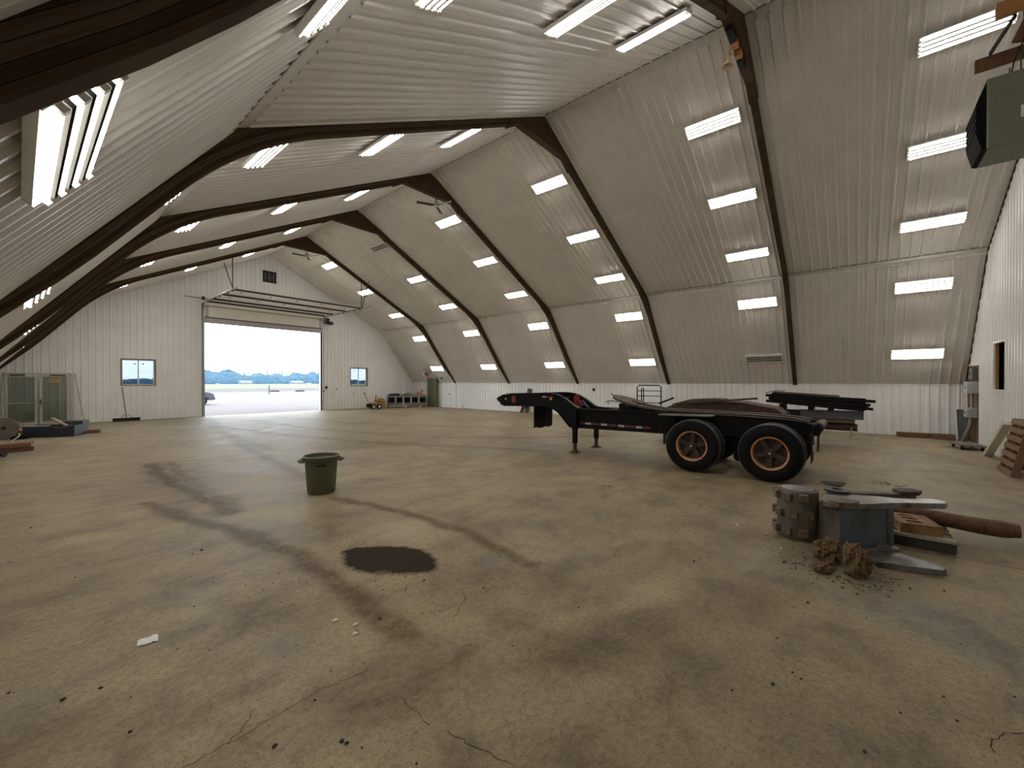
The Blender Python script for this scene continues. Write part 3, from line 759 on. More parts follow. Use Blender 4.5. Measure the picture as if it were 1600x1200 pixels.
# horn speaker on the nearest arch
t = root('horn_speaker', (9.10, Y0 + .20, 8.31), 'cream horn loudspeaker hanging under the peak of the nearest arch', 'speaker')
mb = MB(); mb.box((-.01, -.03, .03), (.10, .10, .12)); mb.build('speaker_driver', M['cream'], t, bevel=.02)
mb = MB(); mb.lathe([(.022, -.06), (.03, -.2), (.06, -.31), (.11, -.37), (.115, -.375), (.10, -.372), (.05, -.31), (.02, -.2)], c=(-.12, .0, .10), n=20); mb.build('horn', M['cream'], t, smooth=True)
mb = MB(); mb.bar((-.02, -.02, .0), (-.12, .0, .02), .03); mb.b2((-.04, -.035, .07), (.02, -.015, .116)); mb.build('swivel_bracket', M['roll'], t)
for (x, z, w, mt, nm, lab) in ((8.62, 8.375, .36, 'black', 'cable_box', 'black oblong box under the peak of the nearest arch, left of orange block'),
                         (8.91, 8.37, .18, 'orange', 'wood_block', 'orange block under the peak of the nearest arch, left of the horn speaker'),
                         (9.25, 8.37, .14, 'woodlighty', 'wood_block', 'pale orange wood block under the nearest arch peak, right of the horn speaker'),
                         (9.50, 8.36, .3, 'blackrough', 'junction_box', 'black junction box under the nearest arch peak, rightmost of that row')):
    mb = MB(); mb.box((0, 0, 0), (w, .12, .11)); tag(mb.build(nm, M[mt], loc=(x, Y0 + .065, z), bevel=.006), lab, 'box' if 'box' in nm else 'block')

# ------------------------------------------------------------------ far left: detached aluminium doors and clutter
t = root('glass_door_unit', (.55, 25.62, 0), 'dull aluminium double glass door set leaning on the far wall', 'glass doors')
mb = MB(); X0, X1, Z1 = -.95, .93, 2.14
for a, b_ in (((X0, 0), (X0 + .06, Z1)), ((X1 - .06, 0), (X1, Z1)), ((X0, Z1 - .06), (X1, Z1 + .02)), ((X0, .0), (X1, .05))): mb.b2((a[0], -.06, a[1]), (b_[0], .06, b_[1]))
mb.build('door_frame', M['alu'], t)
for k, (xa, xb) in enumerate(((X0 + .075, -.035), (.025, X1 - .075))):
    mb = MB()
    for a, b_ in (((xa, .06), (xa + .075, Z1 - .075)), ((xb - .075, .06), (xb, Z1 - .075)), ((xa + .075, .06), (xb - .075, .17)), ((xa + .075, Z1 - .15), (xb - .075, Z1 - .075))): mb.b2((a[0], -.03, a[1]), (b_[0], .03, b_[1]))
    lf = mb.build('door_leaf', M['alu'], t)
    mb = MB(); mb.b2((xa + .07, -.006, .165), (xb - .07, .006, Z1 - .145)); mb.build('glass_pane', M['doorglass'], lf)
    mb = MB(); mb.b2((xa + .12, -.10, Z1 - .10), (xa + .52, -.03, Z1 - .04)) if k == 0 else mb.b2((xb - .55, -.10, Z1 - .10), (xb - .12, -.03, Z1 - .04)); mb.build('door_closer', M['strut'], lf)
    if k == 0:
        mb = MB(); mb.cyl((xa + .03, -.09, .93), (xb - .03, -.09, .93), .02, n=8); mb.b2((xa + .0, -.10, .86), (xa + .06, -.03, 1.02)); mb.b2((xb - .06, -.10, .86), (xb, -.03, 1.02)); mb.build('panic_bar', M['galv'], lf)
    else:
        mb = MB(); mb.b2((xa + .25, -.018, 1.76), (xa + .60, -.008, 1.96)); mb.build('tan_notice_card', M['tan'], lf)
        mb = MB(); mb.b2((xa + .0, -.07, .88), (xa + .05, -.03, 1.08)); mb.build('door_latch', M['strut'], lf)
mb = MB(); mb.bar((1.56, 25.60, 2.12), (1.86, 25.85, .06), .04, .03); mb.b2((1.55,25.58,2.0),(1.6,25.63,2.14)); tag(mb.build('metal_strip', M['alu']), 'thin metal strip leaning against the right edge of the glass doors', 'strip')

t = root('push_broom', (3.2, 25.72, 0), 'wide push broom leaning on the far wall below the left window', 'broom')
mb = MB(); mb.box((0, 0, .12), (.95, .07, .05)); mb.build('broom_head', M['blackrough'], t)
mb = MB(); mb.b2((-.46, -.05, 0), (.46, .05, .10)); mb.build('bristles', M['gap'], t)
mb = MB(); mb.tube([(0, -.02, .13), (-.12, .3, 1.55)], .016); mb.build('broom_handle', M['woodred'], t, smooth=True)
mb = MB(); mb.tube([(-.2, 0, .14), (-.12, .0, .25), (0, .02, .30), (.12, 0, .25), (.2, 0, .14)], .010, n=6); mb.build('brace', M['darksteel'], t)

t = root('steel_trough', (.80, 20.52, 0), 'low navy black steel trough on the floor before the glass doors', 'trough', rot=(0, 0, R(-30)))
mb = MB(); w, d, h = 1.28, .62, .36
for a, b_ in (((-w/2, -d/2, 0), (w/2, -d/2 + .02, h)), ((-w/2, d/2 - .02, 0), (w/2, d/2, h)), ((-w/2, -d/2, 0), (-w/2 + .02, d/2, h)), ((w/2 - .02, -d/2, 0), (w/2, d/2, h)), ((-w/2, -d/2, 0), (w/2, d/2, .02))): mb.b2(a, b_)
mb.build('trough_body', M['navy'], t, bevel=.006)
mb = MB(); mb.b2((-w/2 - .02, -d/2 - .03, h - .005), (.02, -d/2 + .05, h + .02)); mb.build('bent_rim', M['alu'], t)
mb = MB(); mb.add([(.02, -d/2 - .01, h), (.30, -d/2 - .012, .27), (.62, -d/2 - .01, h + .03), (.62, -d/2 - .03, h + .05), (.30, -d/2 - .03, .29), (.02, -d/2 - .03, h + .02)], [(0,1,4,5), (1,2,3,4)]); mb.build('bent_edge', M['alu'], t)
mb = MB(); mb.bar((.76, 20.9, .57), (1.06, 20.28, .33), .14, .035, up=(.3,0,1)); tag(mb.build('wood_plank', M['tan']), 'pale offcut plank lying tilted across the navy steel trough', 'plank')
mb = MB(); mb.b2((-.30, -.25, 0), (.30, .25, .44)); tag(mb.build('metal_box', M['olivebox'], loc=(1.30, 21.35, 0), rot=(0,0,R(-25)), bevel=.02), 'dull olive metal box on the floor behind the navy trough', 'box')
mb = MB(); mb.b2((-.28, -.1, 0), (.28, .1, .12)); tag(mb.build('wood_offcut', M['woodred'], loc=(1.62, 20.72, 0), rot=(0,0,R(-20)), bevel=.01), 'reddish wood offcut on the floor right of the navy trough', 'wood offcut')
mb = MB(); mb.tube([(1.96,20.72,.01),(2.03,20.66,.10),(2.08,20.72,.02)], .012, n=6); tag(mb.build('wire_piece', M['white']), 'short bent white wire beside the reddish wood offcut', 'wire')
t = root('carpet_roll', (-.38, 20.75, .346), 'fat grey brown roll standing at the left edge beside the trough', 'roll', rot=(0, 0, R(18)))
mb = MB(); mb.lathe([(.06,-.3),(.33,-.3),(.345,-.27),(.345,.27),(.33,.3),(.06,.3)], axis='y', n=28, close=True); mb.build('rolled_sheet', M['roll'], t, smooth=True)
mb = MB(); mb.cyl((0,-.29,0), (0,.29,0), .062, n=14); mb.build('roll_core', M['gap'], t)
mb = MB()
for k in range(3):
    mb.tube([(.02 + .17*math.cos(a) + .02*k, 20.15 + .2*math.sin(a), .03 + .03*k) for a in np.linspace(0, 6.28, 18)], .018, n=6)
tag(mb.build('coiled_hose', M['blackrough'], smooth=True), 'dark coiled hose on the floor left of the navy trough', 'hose')
mb = MB(); mb.tube([(-.12,19.6,.02),(-.02,19.65,.1),(.04,19.8,.16),(.02,19.95,.2)], .012, n=6); tag(mb.build('cable_loop', M['white'], smooth=True), 'thin white cable loop arching beside the dark coiled hose', 'cable')
mb = MB(); mb.blob((0,0,.12), (.16,.14,.13), 3, .3); tag(mb.build('rag_bundle', M['woodlight'], loc=(.10, 21.05, 0), smooth=True), 'crumpled tan bundle between the roll and the navy trough', 'bundle')
mb = MB(); mb.lathe([(.001,0),(.1,0),(.12,.2),(.11,.2),(.09,.02),(.001,.02)], n=16); tag(mb.build('pail', M['blackrough'], loc=(.42, 21.5, 0), smooth=True), 'small dark pail behind the crumpled tan bundle', 'pail')
for k, (z, y, x1, mt, lab) in enumerate(((.0, 16.75, .27, 'woodbrown', 'brown plank at the left edge, bottom of its stack of three'), (.115, 16.72, .22, 'woodred', 'red brown plank at the left edge, middle of its stack of three'), (.20, 16.78, .27, 'woodlight', 'pale plank at the left edge, topmost of its stack of three'))):
    mb = MB(); mb.b2((-.98, -.11, 0), (0, .11, (.11, .08, .045)[k])); tag(mb.build('wood_plank', M[mt], loc=(x1, y, z), rot=(0,0,R(-2 + 2*k)), bevel=.004), lab, 'plank', 'planks stacked at the left edge')
mb = MB(); mb.bar((-.42, 15.55, .33), (-.20, 15.7, .04), .10, .09); tag(mb.build('timber_post_end', M['strut']), 'dark timber end tilted on the floor before the left plank stack', 'timber')

# ------------------------------------------------------------------ far right corner
t = root('scoop_shovel', (15.42, 25.75, 0), 'long handled dark shovel leaning on the far wall right of the small window', 'shovel')
mb = MB(); mb.tube([(.08, -.1, .14), (-.12, .25, 1.0)], .017); mb.build('shovel_handle', M['blackrough'], t, smooth=True)
mb = MB(); mb.bar((-.2, .26, 1.0), (-.04, .26, 1.04), .05, .04); mb.build('shovel_grip', M['blackrough'], t)
mb = MB(); mb.box((.10, -.16, .1), (.22, .05, .22), (R(-25), 0, 0)); mb.build('shovel_blade', M['darksteel'], t)
t = root('yellow_machine', (15.3, 24.75, 0), 'dirty yellow machine part heap with hoses in the far right corner', 'machine')
mb = MB(); mb.b2((-.15, -.2, .18), (.75, .25, .42)); mb.build('engine_block', M['yellow'], t, bevel=.05)
mb = MB(); mb.blob((.45, .05, .52), (.34, .2, .16), 8, .4); mb.build('hose_bundle', M['yellow'], t)
mb = MB(); mb.blob((.05, .0, .3), (.25, .2, .14), 9, .4); mb.build('dirty_cover', M['orange'], t)
for (x, y) in ((-.25, -.25), (.15, -.3)):
    mb = MB(); mb.cyl((x, y - .06, .16), (x, y + .06, .16), .16, n=18); wl = mb.build('wheel', M['rubber'], t, smooth=True)
    mb = MB(); mb.cyl((x, y - .07, .16), (x, y - .058, .16), .08, n=14); mb.build('wheel_rim', M['white'], wl, smooth=True)
mb = MB(); mb.tube([(-.3, .1, .38), (.05, .12, .40), (.2, .15, .75), (.22, .1, .85), (.14, .05, .86)], .025, n=6); mb.build('handle_bar', M['blackrough'], t, smooth=True)
mb = MB(); mb.b2((-.45, .0, .1), (.0, .3, .34)); mb.build('dark_base', M['blackrough'], t, bevel=.03)

t = root('steel_bin_frame', (17.78, 24.55, 0), 'low grey steel bin frame with five open bays in the far right corner', 'bin frame', rot=(0, 0, R(-37)))
w, d, h = 2.75, .55, .86
mb = MB(); 
for y in (-d/2, d/2):
    mb.b2((-w/2, y - .03, h - .15), (w/2, y + .03, h)); mb.b2((-w/2, y - .03, .20), (w/2, y + .03, .32))
mb.build('long_rails', M['steelgrey'], t)
for k in range(6):
    x = -w/2 + .05 + k * (w - .1) / 5
    for y in (-d/2, d/2):
        mb = MB(); mb.b2((x - .05, y - .035, .0 if k in (0, 5, 2) else .3), (x + .05, y + .035, h - .1)); mb.build('upright', M['steelgrey'] if k in (0, 5) else M['galv'], t)
mb = MB(); mb.b2((-w/2, -d/2, .18), (w/2, d/2, .21)); mb.b2((-w/2, d/2 - .02, .2), (w/2, d/2, h)); mb.build('bin_back', M['blackrough'], t)
for x in (-.1, .35, .9):
    mb = MB(); mb.lathe([(.001,0),(.09,0),(.09,.15),(.05,.19),(.001,.2)], c=(x, -d/2 + .03, 0), n=14); mb.build('foot_can', M['galv'], t, smooth=True)
# things lying on the bin frame
def on_bin(x, y): a = R(-37); return (17.78 + x*math.cos(a) - y*math.sin(a), 24.55 + x*math.sin(a) + y*math.cos(a))
px_, py_ = on_bin(.85, 0)
mb = MB(); mb.bar((-.22, 0, .0), (0, 0, .17), .16, .03, up=(0,1,0)); mb.bar((0, 0, .17), (.26, 0, 0), .16, .03, up=(0,1,0)); tag(mb.build('plywood_gable', M['orange'], loc=(px_, py_, .88), rot=(0,0,R(-37))), 'small orange wooden roof shape lying on the grey bin frame', 'wood piece')
px_, py_ = on_bin(0, 0)
mb = MB()
for k in range(7): mb.bar((-.35 + .1*k, -.1 + .03*(k % 3), .02), (-.1 + .1*k, .12 - .04*(k % 2), .10 + .03*(k % 4)), .05, .04)
tag(mb.build('scrap_wood_heap', M['woodred'], loc=(px_, py_, .86), rot=(0,0,R(-37))), 'heap of thin brown scrap sticks lying on the grey bin frame', 'scrap', kind='stuff')
px_, py_ = on_bin(-.9, 0)
mb = MB(); mb.blob((0,0,.02), (.42,.15,.09), 5, .3); tag(mb.build('dark_tarp', M['blackrough'], loc=(px_, py_, .87), rot=(0,0,R(-37)), smooth=True), 'dark crumpled tarp sagging over the left end of the bin frame', 'tarp')

# green door at the far right
t = root('green_door', (XW - .37, 23.62, 0), 'olive green door with cream jamb at the far right corner', 'door')
mb = MB(); mb.b2((.0, -.60, .01), (.045, .36, 1.98)); mb.build('door_slab', M['olivedoor'], t, bevel=.004)
mb = MB(); mb.b2((-.03, .37, 0), (.09, .47, 2.03)); mb.build('hinge_jamb', M['cream'], t)
mb = MB(); mb.b2((-.01, -.66, 0), (.09, -.605, 2.03)); mb.build('latch_jamb', M['olivedoor'], t)
mb = MB(); mb.b2((-.01, -.66, 1.985), (.09, .47, 2.05)); mb.build('door_header', M['strut'], t)
mb = MB(); mb.cyl((-.05, .28, .98), (0, .28, .98), .03, n=10); mb.build('door_knob', M['alu'], t, smooth=True)
# signal reel with cable on the slope above it
p = on_slope(1, 'L', 3.62, 23.62, .24)
t = root('cable_reel', p, 'small red and white cable reel on the slope above the green door', 'reel')
mb = MB(); mb.lathe([(.04,-.07),(.12,-.07),(.12,-.05),(.06,-.04),(.06,.04),(.12,.05),(.12,.07),(.04,.07)], axis='x', n=18); mb.build('reel_flanges', M['red'], t, smooth=True)
mb = MB(); mb.b2((-.06, .08, -.12), (.06, .3, .10)); mb.build('reel_box', M['white'], t)
a = on_slope(1, 'L', 3.35, 23.95, .06); b_ = on_slope(1, 'L', 3.35, 23.55, .06); c = on_slope(1, 'L', 4.05, 22.95, .06); d = on_slope(1, 'L', 4.12, 22.5, .06)
mb = MB(); mb.tube([a, b_, c, d], .014, n=6); tag(mb.build('black_cable', M['blackrough']), 'black cable running on the slope from reel to small junction box', 'cable')
mb = MB(); mb.box((0,0,0), (.1,.13,.13)); tag(mb.build('junction_box', M['elecdark'], loc=on_slope(1, 'L', 4.12, 22.45, .08), bevel=.006), 'dark junction box on the slope right of the green door', 'junction box')
mb = MB(); mb.box((0,0,0), (.05,.08,.12)); tag(mb.build('light_switch', M['black'], loc=(XW - .06, 25.0, 1.15), bevel=.005), 'black light switch on low wall between bin frame and green door', 'switch')
mb = MB(); mb.box((0,0,0), (.05,.09,.12)); tag(mb.build('outlet_box', M['elecgrey'], loc=(XW - .05, 21.95, .95), bevel=.005), 'grey outlet on low right wall just right of the green door', 'outlet')
mb = MB(); mb.box((0,0,0), (.06,.10,.14)); tag(mb.build('outlet_box', M['black'], loc=(XW - .05, 10.62, 1.42), bevel=.005), 'black outlet on low right wall behind the striped air hose', 'outlet')
mb = MB(); mb.bar((XW - .32, 14.9, .0), (XW - .12, 14.78, 1.42), .13, .30, up=(1,0,0)); tag(mb.build('leaning_timber', M['roll']), 'rough grey timber leaning on the right wall behind the gooseneck', 'timber')
mb = MB(); mb.bar((XW - .40, 15.22, .0), (XW - .12, 15.05, .95), .07, .22, up=(1,0,0)); tag(mb.build('leaning_board', M['woodred']), 'narrow reddish board leaning left of the rough grey timber', 'board')
mb = MB(); mb.tube([(XW-.1,20.6,.25),(XW-.15,20.4,.05),(XW-.2,20.2,.02),(XW-.25,19.6,.015)], .012, n=6); tag(mb.build('wall_cord', M['blackrough']), 'black cord lying at the foot of the low right wall by first arch joint', 'cord')

# ------------------------------------------------------------------ gooseneck trailer (jeep dolly)
T = root('gooseneck_trailer', (9.78, 3.3, 0), 'black gooseneck trailer with tandem orange rimmed dual wheels', 'trailer')
TX, TY = 9.78, 3.3
def tl(p): return (p[0] - TX, p[1] - TY, p[2])
TOP = [(8.05,1.44),(7.2,1.495),(6.6,1.52),(6.40,1.515),(6.2,1.49),(6.03,1.435),(5.88,1.37),(5.74,1.28),(5.60,1.185),(5.48,1.14),(5.3,1.125),(3.3,1.135),(1.75,1.135),(1.0,1.115),(.70,1.08),(.55,1.03)]
BOT = [(.55,.93),(.70,.88),(1.0,.77),(1.75,.755),(3.3,.685),(5.65,.645),(5.76,.655),(5.88,.77),(5.98,.88),(6.10,1.00),(6.22,1.075),(6.35,1.13),(6.50,1.165),(8.05,1.12)]
for xs, sg in ((9.30, -1), (10.26, 1)):
    mb = MB(); mb.prism(TOP + BOT, lambda a, b: tl((xs - .008, a, b)), lambda a, b: tl((xs + .008, a, b)))
    web = mb.build('frame_rail', M['black'], T)
    for nm, L in (('top_flange', TOP), ('bottom_flange', BOT)):
        mb = MB()
        vs = []
        for y, z in L:
            for dx in (-.06, .06):
                for dz in (-.012, .012): vs.append(tl((xs + dx, y, z + dz)))
        fs = []
        for i in range(len(L) - 1):
            a, b_ = 4*i, 4*i + 4; fs += [(a, a+1, b_+1, b_), (a+2, b_+2, b_+3, a+3), (a+1, a+3, b_+3, b_+1), (a, b_, b_+2, a+2)]
        n = len(vs); fs += [(0,2,3,1), (n-4,n-3,n-1,n-2)]
        mb.add(vs, fs); mb.build(nm, M['black'], web)
for xs in (9.30, 10.26): # tapered nose plates
    mb = MB(); mb.prism([(8.05,1.44),(8.11,1.44),(8.33,1.34),(8.33,1.29),(8.12,1.14),(8.05,1.12)], lambda a, b: tl((xs - .03, a, b)), lambda a, b: tl((xs + .03, a, b))); mb.build('nose_plate', M['black'], T)
mb = MB(); mb.b2(tl((9.3, 6.4, 1.13)), tl((10.26, 8.2, 1.15))); mb.build('kingpin_plate', M['black'], T)
mb = MB(); mb.b2(tl((9.3, 7.0, 1.47)), tl((10.26, 8.0, 1.485))); mb.build('neck_deck', M['black'], T)
mb = MB(); mb.cyl(tl((9.78, 7.6, 1.13)), tl((9.78, 7.6, 1.03)), .045, n=14); mb.build('kingpin', M['darksteel'], T)
mb = MB(); mb.bar(tl((9.9, 8.75, 1.12)), tl((9.9, 8.2, 1.14)), .03, .02); mb.build('release_rod', M['darksteel'], T)
for y, z0, z1 in ((8.0,1.16,1.4),(6.5,1.2,1.48),(5.45,.68,1.08),(4.7,.7,1.08),(3.6,.72,1.08),(1.85,.8,1.08),(.62,.93,1.04)):
    mb = MB(); mb.b2(tl((9.3, y - .05, z0)), tl((10.26, y + .05, z1))); mb.build('cross_member', M['black'], T)
for y in (5.45, 4.6): # gussets under the neck
    pass
for xs in (9.21, 10.35):
    mb = MB(); mb.b2(tl((xs - .06, 5.50, .60)), tl((xs + .06, 5.63, 1.1))); mb.b2(tl((xs - .05, 5.515, .25)), tl((xs + .05, 5.615, .62))); lg = mb.build('landing_leg', M['black'], T)
    mb = MB(); mb.b2(tl((xs - .035, 5.53, .05)), tl((xs + .035, 5.60, .27))); mb.build('inner_leg', M['rust'], lg)
    mb = MB(); mb.b2(tl((xs - .11, 5.455, 0)), tl((xs + .11, 5.675, .022))); mb.add([tl((xs + sx*.08, 5.565 + sy*.08, .02)) for sx, sy in ((-1,-1),(1,-1),(1,1),(-1,1))] + [tl((xs + sx*.035, 5.565 + sy*.035, .08)) for sx, sy in ((-1,-1),(1,-1),(1,1),(-1,1))], [(0,1,5,4),(1,2,6,5),(2,3,7,6),(3,0,4,7)]); mb.build('foot_plate', M['rust'], lg)
    mb = MB(); mb.cyl(tl((xs - .07, 5.60, .42)), tl((xs + .07, 5.60, .42)), .02, n=8); mb.build('leg_pin', M['darksteel'], lg)
for y, xa, xb, z0 in ((6.95, 9.30, 10.22, .52),): # flaps hanging under the neck
    mb = MB(); n = 8; vs = []
    for i in range(n + 1):
        x = xa + (xb - xa) * i / n; w = .02 * math.sin(i * 1.1)
        for z in (1.16, .85, z0 + .02 * math.sin(i * 1.7)):
            for dy in (0, .012): vs.append(tl((x, y + w * (1.2 - z) * 2 + dy, z)))
    fs = []
    for i in range(n):
        a, b_ = 6*i, 6*i + 6
        for k in (0, 2): fs += [(a+k, a+k+2, b_+k+2, b_+k), (a+k+1, b_+k+1, b_+k+3, a+k+3)]
        fs += [(a+4, a+5, b_+5, b_+4)]
    fs += [(0,1,3,2),(2,3,5,4),(6*n,6*n+2,6*n+3,6*n+1),(6*n+2,6*n+4,6*n+5,6*n+3)]
    mb.add(vs, fs); mb.build('mud_flap', M['blackrough'], T)
mb = MB(); mb.b2(tl((9.30, 6.5, 1.13)), tl((9.36, 6.97, 1.19))); mb.build('flap_bracket', M['black'], T)
# reflective tape on the near rail
tp = [(5.45, 5.32, 'redtape'), (5.31, 5.15, 'whitetape'), (5.14, 4.90, 'redtape'), (4.87, 4.70, 'whitetape'), (4.66, 4.45, 'redtape'), (4.41, 4.25, 'whitetape'), (4.22, 4.0, 'redtape'), (3.97, 3.81, 'whitetape'), (3.79, 3.62, 'redtape')]
for a, b_, mt in tp:
    mb = MB(); mb.b2(tl((9.290, b_, .745)), tl((9.287, a, .795))); mb.build('tape_strip', M[mt], T)
for a, b_, mt in ((6.66, 6.53, 'whitetape'), (6.52, 6.30, 'redtape')):
    mb = MB(); mb.b2(tl((9.290, b_, 1.395)), tl((9.287, a, 1.435))); mb.build('tape_strip', M[mt], T)
for y, z, mt, rr in ((7.98, 1.32, 'amber', .03), (6.36, 1.365, 'amber', .032), (7.68, 1.36, 'red', .035), (7.68, 1.27, 'red', .03)):
    mb = MB(); mb.cyl(tl((9.28, y, z)), tl((9.262, y, z)), rr, n=12); ml = mb.build('marker_light', M[mt], T, smooth=True)
mb = MB(); mb.b2(tl((9.285, 7.60, 1.22)), tl((9.28, 7.76, 1.42))); mb.build('light_plate', M['redtape'], T)
# fenders and outboard plates
for s in (-1, 1):
    x0, x1 = (8.96, 9.31) if s < 0 else (10.25, 10.6)
    mb = MB(); mb.prism([(3.32, 1.125), (2.24, 1.15), (2.24, 1.125), (3.32, 1.10)], lambda a, b: tl((x0, a, b)), lambda a, b: tl((x1, a, b))); mb.build('fender_plate', M['plategrey'], T)
    mb = MB(); mb.b2(tl((x0 + .1, 3.0, .95)), tl((x1, 3.3, 1.11))); mb.build('fender_bracket', M['black'], T)
# fifth wheel plate, tilted back, with pedestal
fp = Vector((9.78, 4.28, 1.34)); rot = Euler((R(17), 0, 0)).to_matrix()
mb = MB(); ring = []
for k in range(40):
    a = 2 * math.pi * k / 40; x, y = .47 * math.cos(a), .47 * math.sin(a)
    ring.append((x, y))
slot = [(.045, .06), (-.045, .06)]
poly = [p for p in ring if not (p[1] < -.30 and abs(p[0]) < .14)]
poly.sort(key=lambda p: (math.atan2(p[1], p[0]) + math.pi/2 - .001) % (2*math.pi)); poly = poly + [(-.05, .02), (.05, .02)]
def fw(a, b, o): v = rot @ Vector((a, b, o)) + fp; return tl(v)
mb.prism(poly, lambda a, b: fw(a, b, -.03), lambda a, b: fw(a, b, .02)); mb.build('fifth_wheel_plate', M['fifth'], T)
mb = MB(); mb.b2(tl((9.52, 4.02, 1.12)), tl((9.62, 4.5, 1.30))); mb.b2(tl((9.94, 4.02, 1.12)), tl((10.04, 4.5, 1.30))); mb.b2(tl((9.4, 3.95, 1.12)), tl((10.16, 4.78, 1.155))); mb.build('fifth_wheel_pedestal', M['blackrough'], T)
mb = MB(); mb.cyl(tl((9.42, 4.25, 1.28)), tl((10.14, 4.25, 1.28)), .035, n=10); mb.build('pivot_pin', M['darksteel'], T)
mb = MB(); mb.tube([tl(p) for p in ((9.5, 4.5, 1.33), (9.5, 4.72, 1.36), (9.48, 4.85, 1.33), (9.5, 4.74, 1.30))], .012, n=6); mb.build('release_handle', M['darksteel'], T)
mb = MB(); mb.tube([tl(p) for p in ((9.6, 4.66, 1.48), (9.6, 4.76, 1.53))], .012, n=6); mb.build('grease_spout', M['darksteel'], T)
for xs in (9.52, 10.04): # ramps behind the fifth wheel running down to the rear roller
    mb = MB(); L = [(3.95, 1.25), (3.4, 1.185), (2.4, 1.175), (1.5, 1.165), (.95, 1.14), (.66, 1.09)]
    vs = []
    for y, z in L:
        for dx in (-.10, .10):
            for dz in (-.025, .012): vs.append(tl((xs + dx, y, z + dz)))
    fs = []
    for i in range(len(L) - 1):
        a, b_ = 4*i, 4*i + 4; fs += [(a, a+1, b_+1, b_), (a+2, b_+2, b_+3, a+3), (a+1, a+3, b_+3, b_+1), (a, b_, b_+2, a+2)]
    n = len(vs); fs += [(0,2,3,1), (n-4,n-3,n-1,n-2)]
    mb.add(vs, fs); mb.build('rear_ramp', M['fifth'], T)
mb = MB(); mb.cyl(tl((9.24, .52, 1.01)), tl((10.32, .52, 1.01)), .085, n=20); mb.build('rear_roller', M['fifth'], T, smooth=True)
for xs in (9.22, 10.34):
    mb = MB(); mb.prism([(.45,1.0),(.52,1.08),(.6,1.0),(.62,.86),(.5,.86)], lambda a, b: tl((xs - .012, a, b)), lambda a, b: tl((xs + .012, a, b))); mb.build('roller_bracket', M['black'], T)
# axles, springs
for y in (2.56, 1.20):
    mb = MB(); mb.cyl(tl((8.85, y, .53)), tl((10.71, y, .53)), .065, n=14); mb.build('axle', M['blackrough'], T, smooth=True)
    for xs in (9.42, 10.14):
        mb = MB(); L = [(y - .55, .70), (y - .3, .63), (y, .60), (y + .3, .63), (y + .55, .70)]
        for p, q in zip(L[:-1], L[1:]): mb.bar(tl((xs, p[0], p[1])), tl((xs, q[0], q[1])), .08, .06)
        mb.build('leaf_spring', M['blackrough'], T)
for xs in (9.42, 10.14):
    mb = MB(); mb.prism([(2.1,.8),(1.65,.8),(1.8,.52),(1.95,.52)], lambda a, b: tl((xs - .05, a, b)), lambda a, b: tl((xs + .05, a, b))); mb.build('spring_hanger', M['blackrough'], T)
mb = MB(); mb.cyl(tl((9.5, 1.95, .48)), tl((9.5, 1.75, .48)), .09, n=14); mb.cyl(tl((9.5, 1.85, .30)), tl((10.06, 1.85, .30)), .10, n=16); mb.build('air_tank', M['blackrough'], T, smooth=True)
for xa, xb in ((8.80, 9.25), (10.31, 10.76)):
    mb = MB(); mb.b2(tl((xa, .585, .42)), tl((xb, .60, .93))); fpz = mb.build('rear_mud_flap', M['blackrough'], T)
mb = MB(); mb.b2(tl((9.02, .575, .60)), tl((9.2, .585, .70))); mb.build('tail_label', M['white'], T)
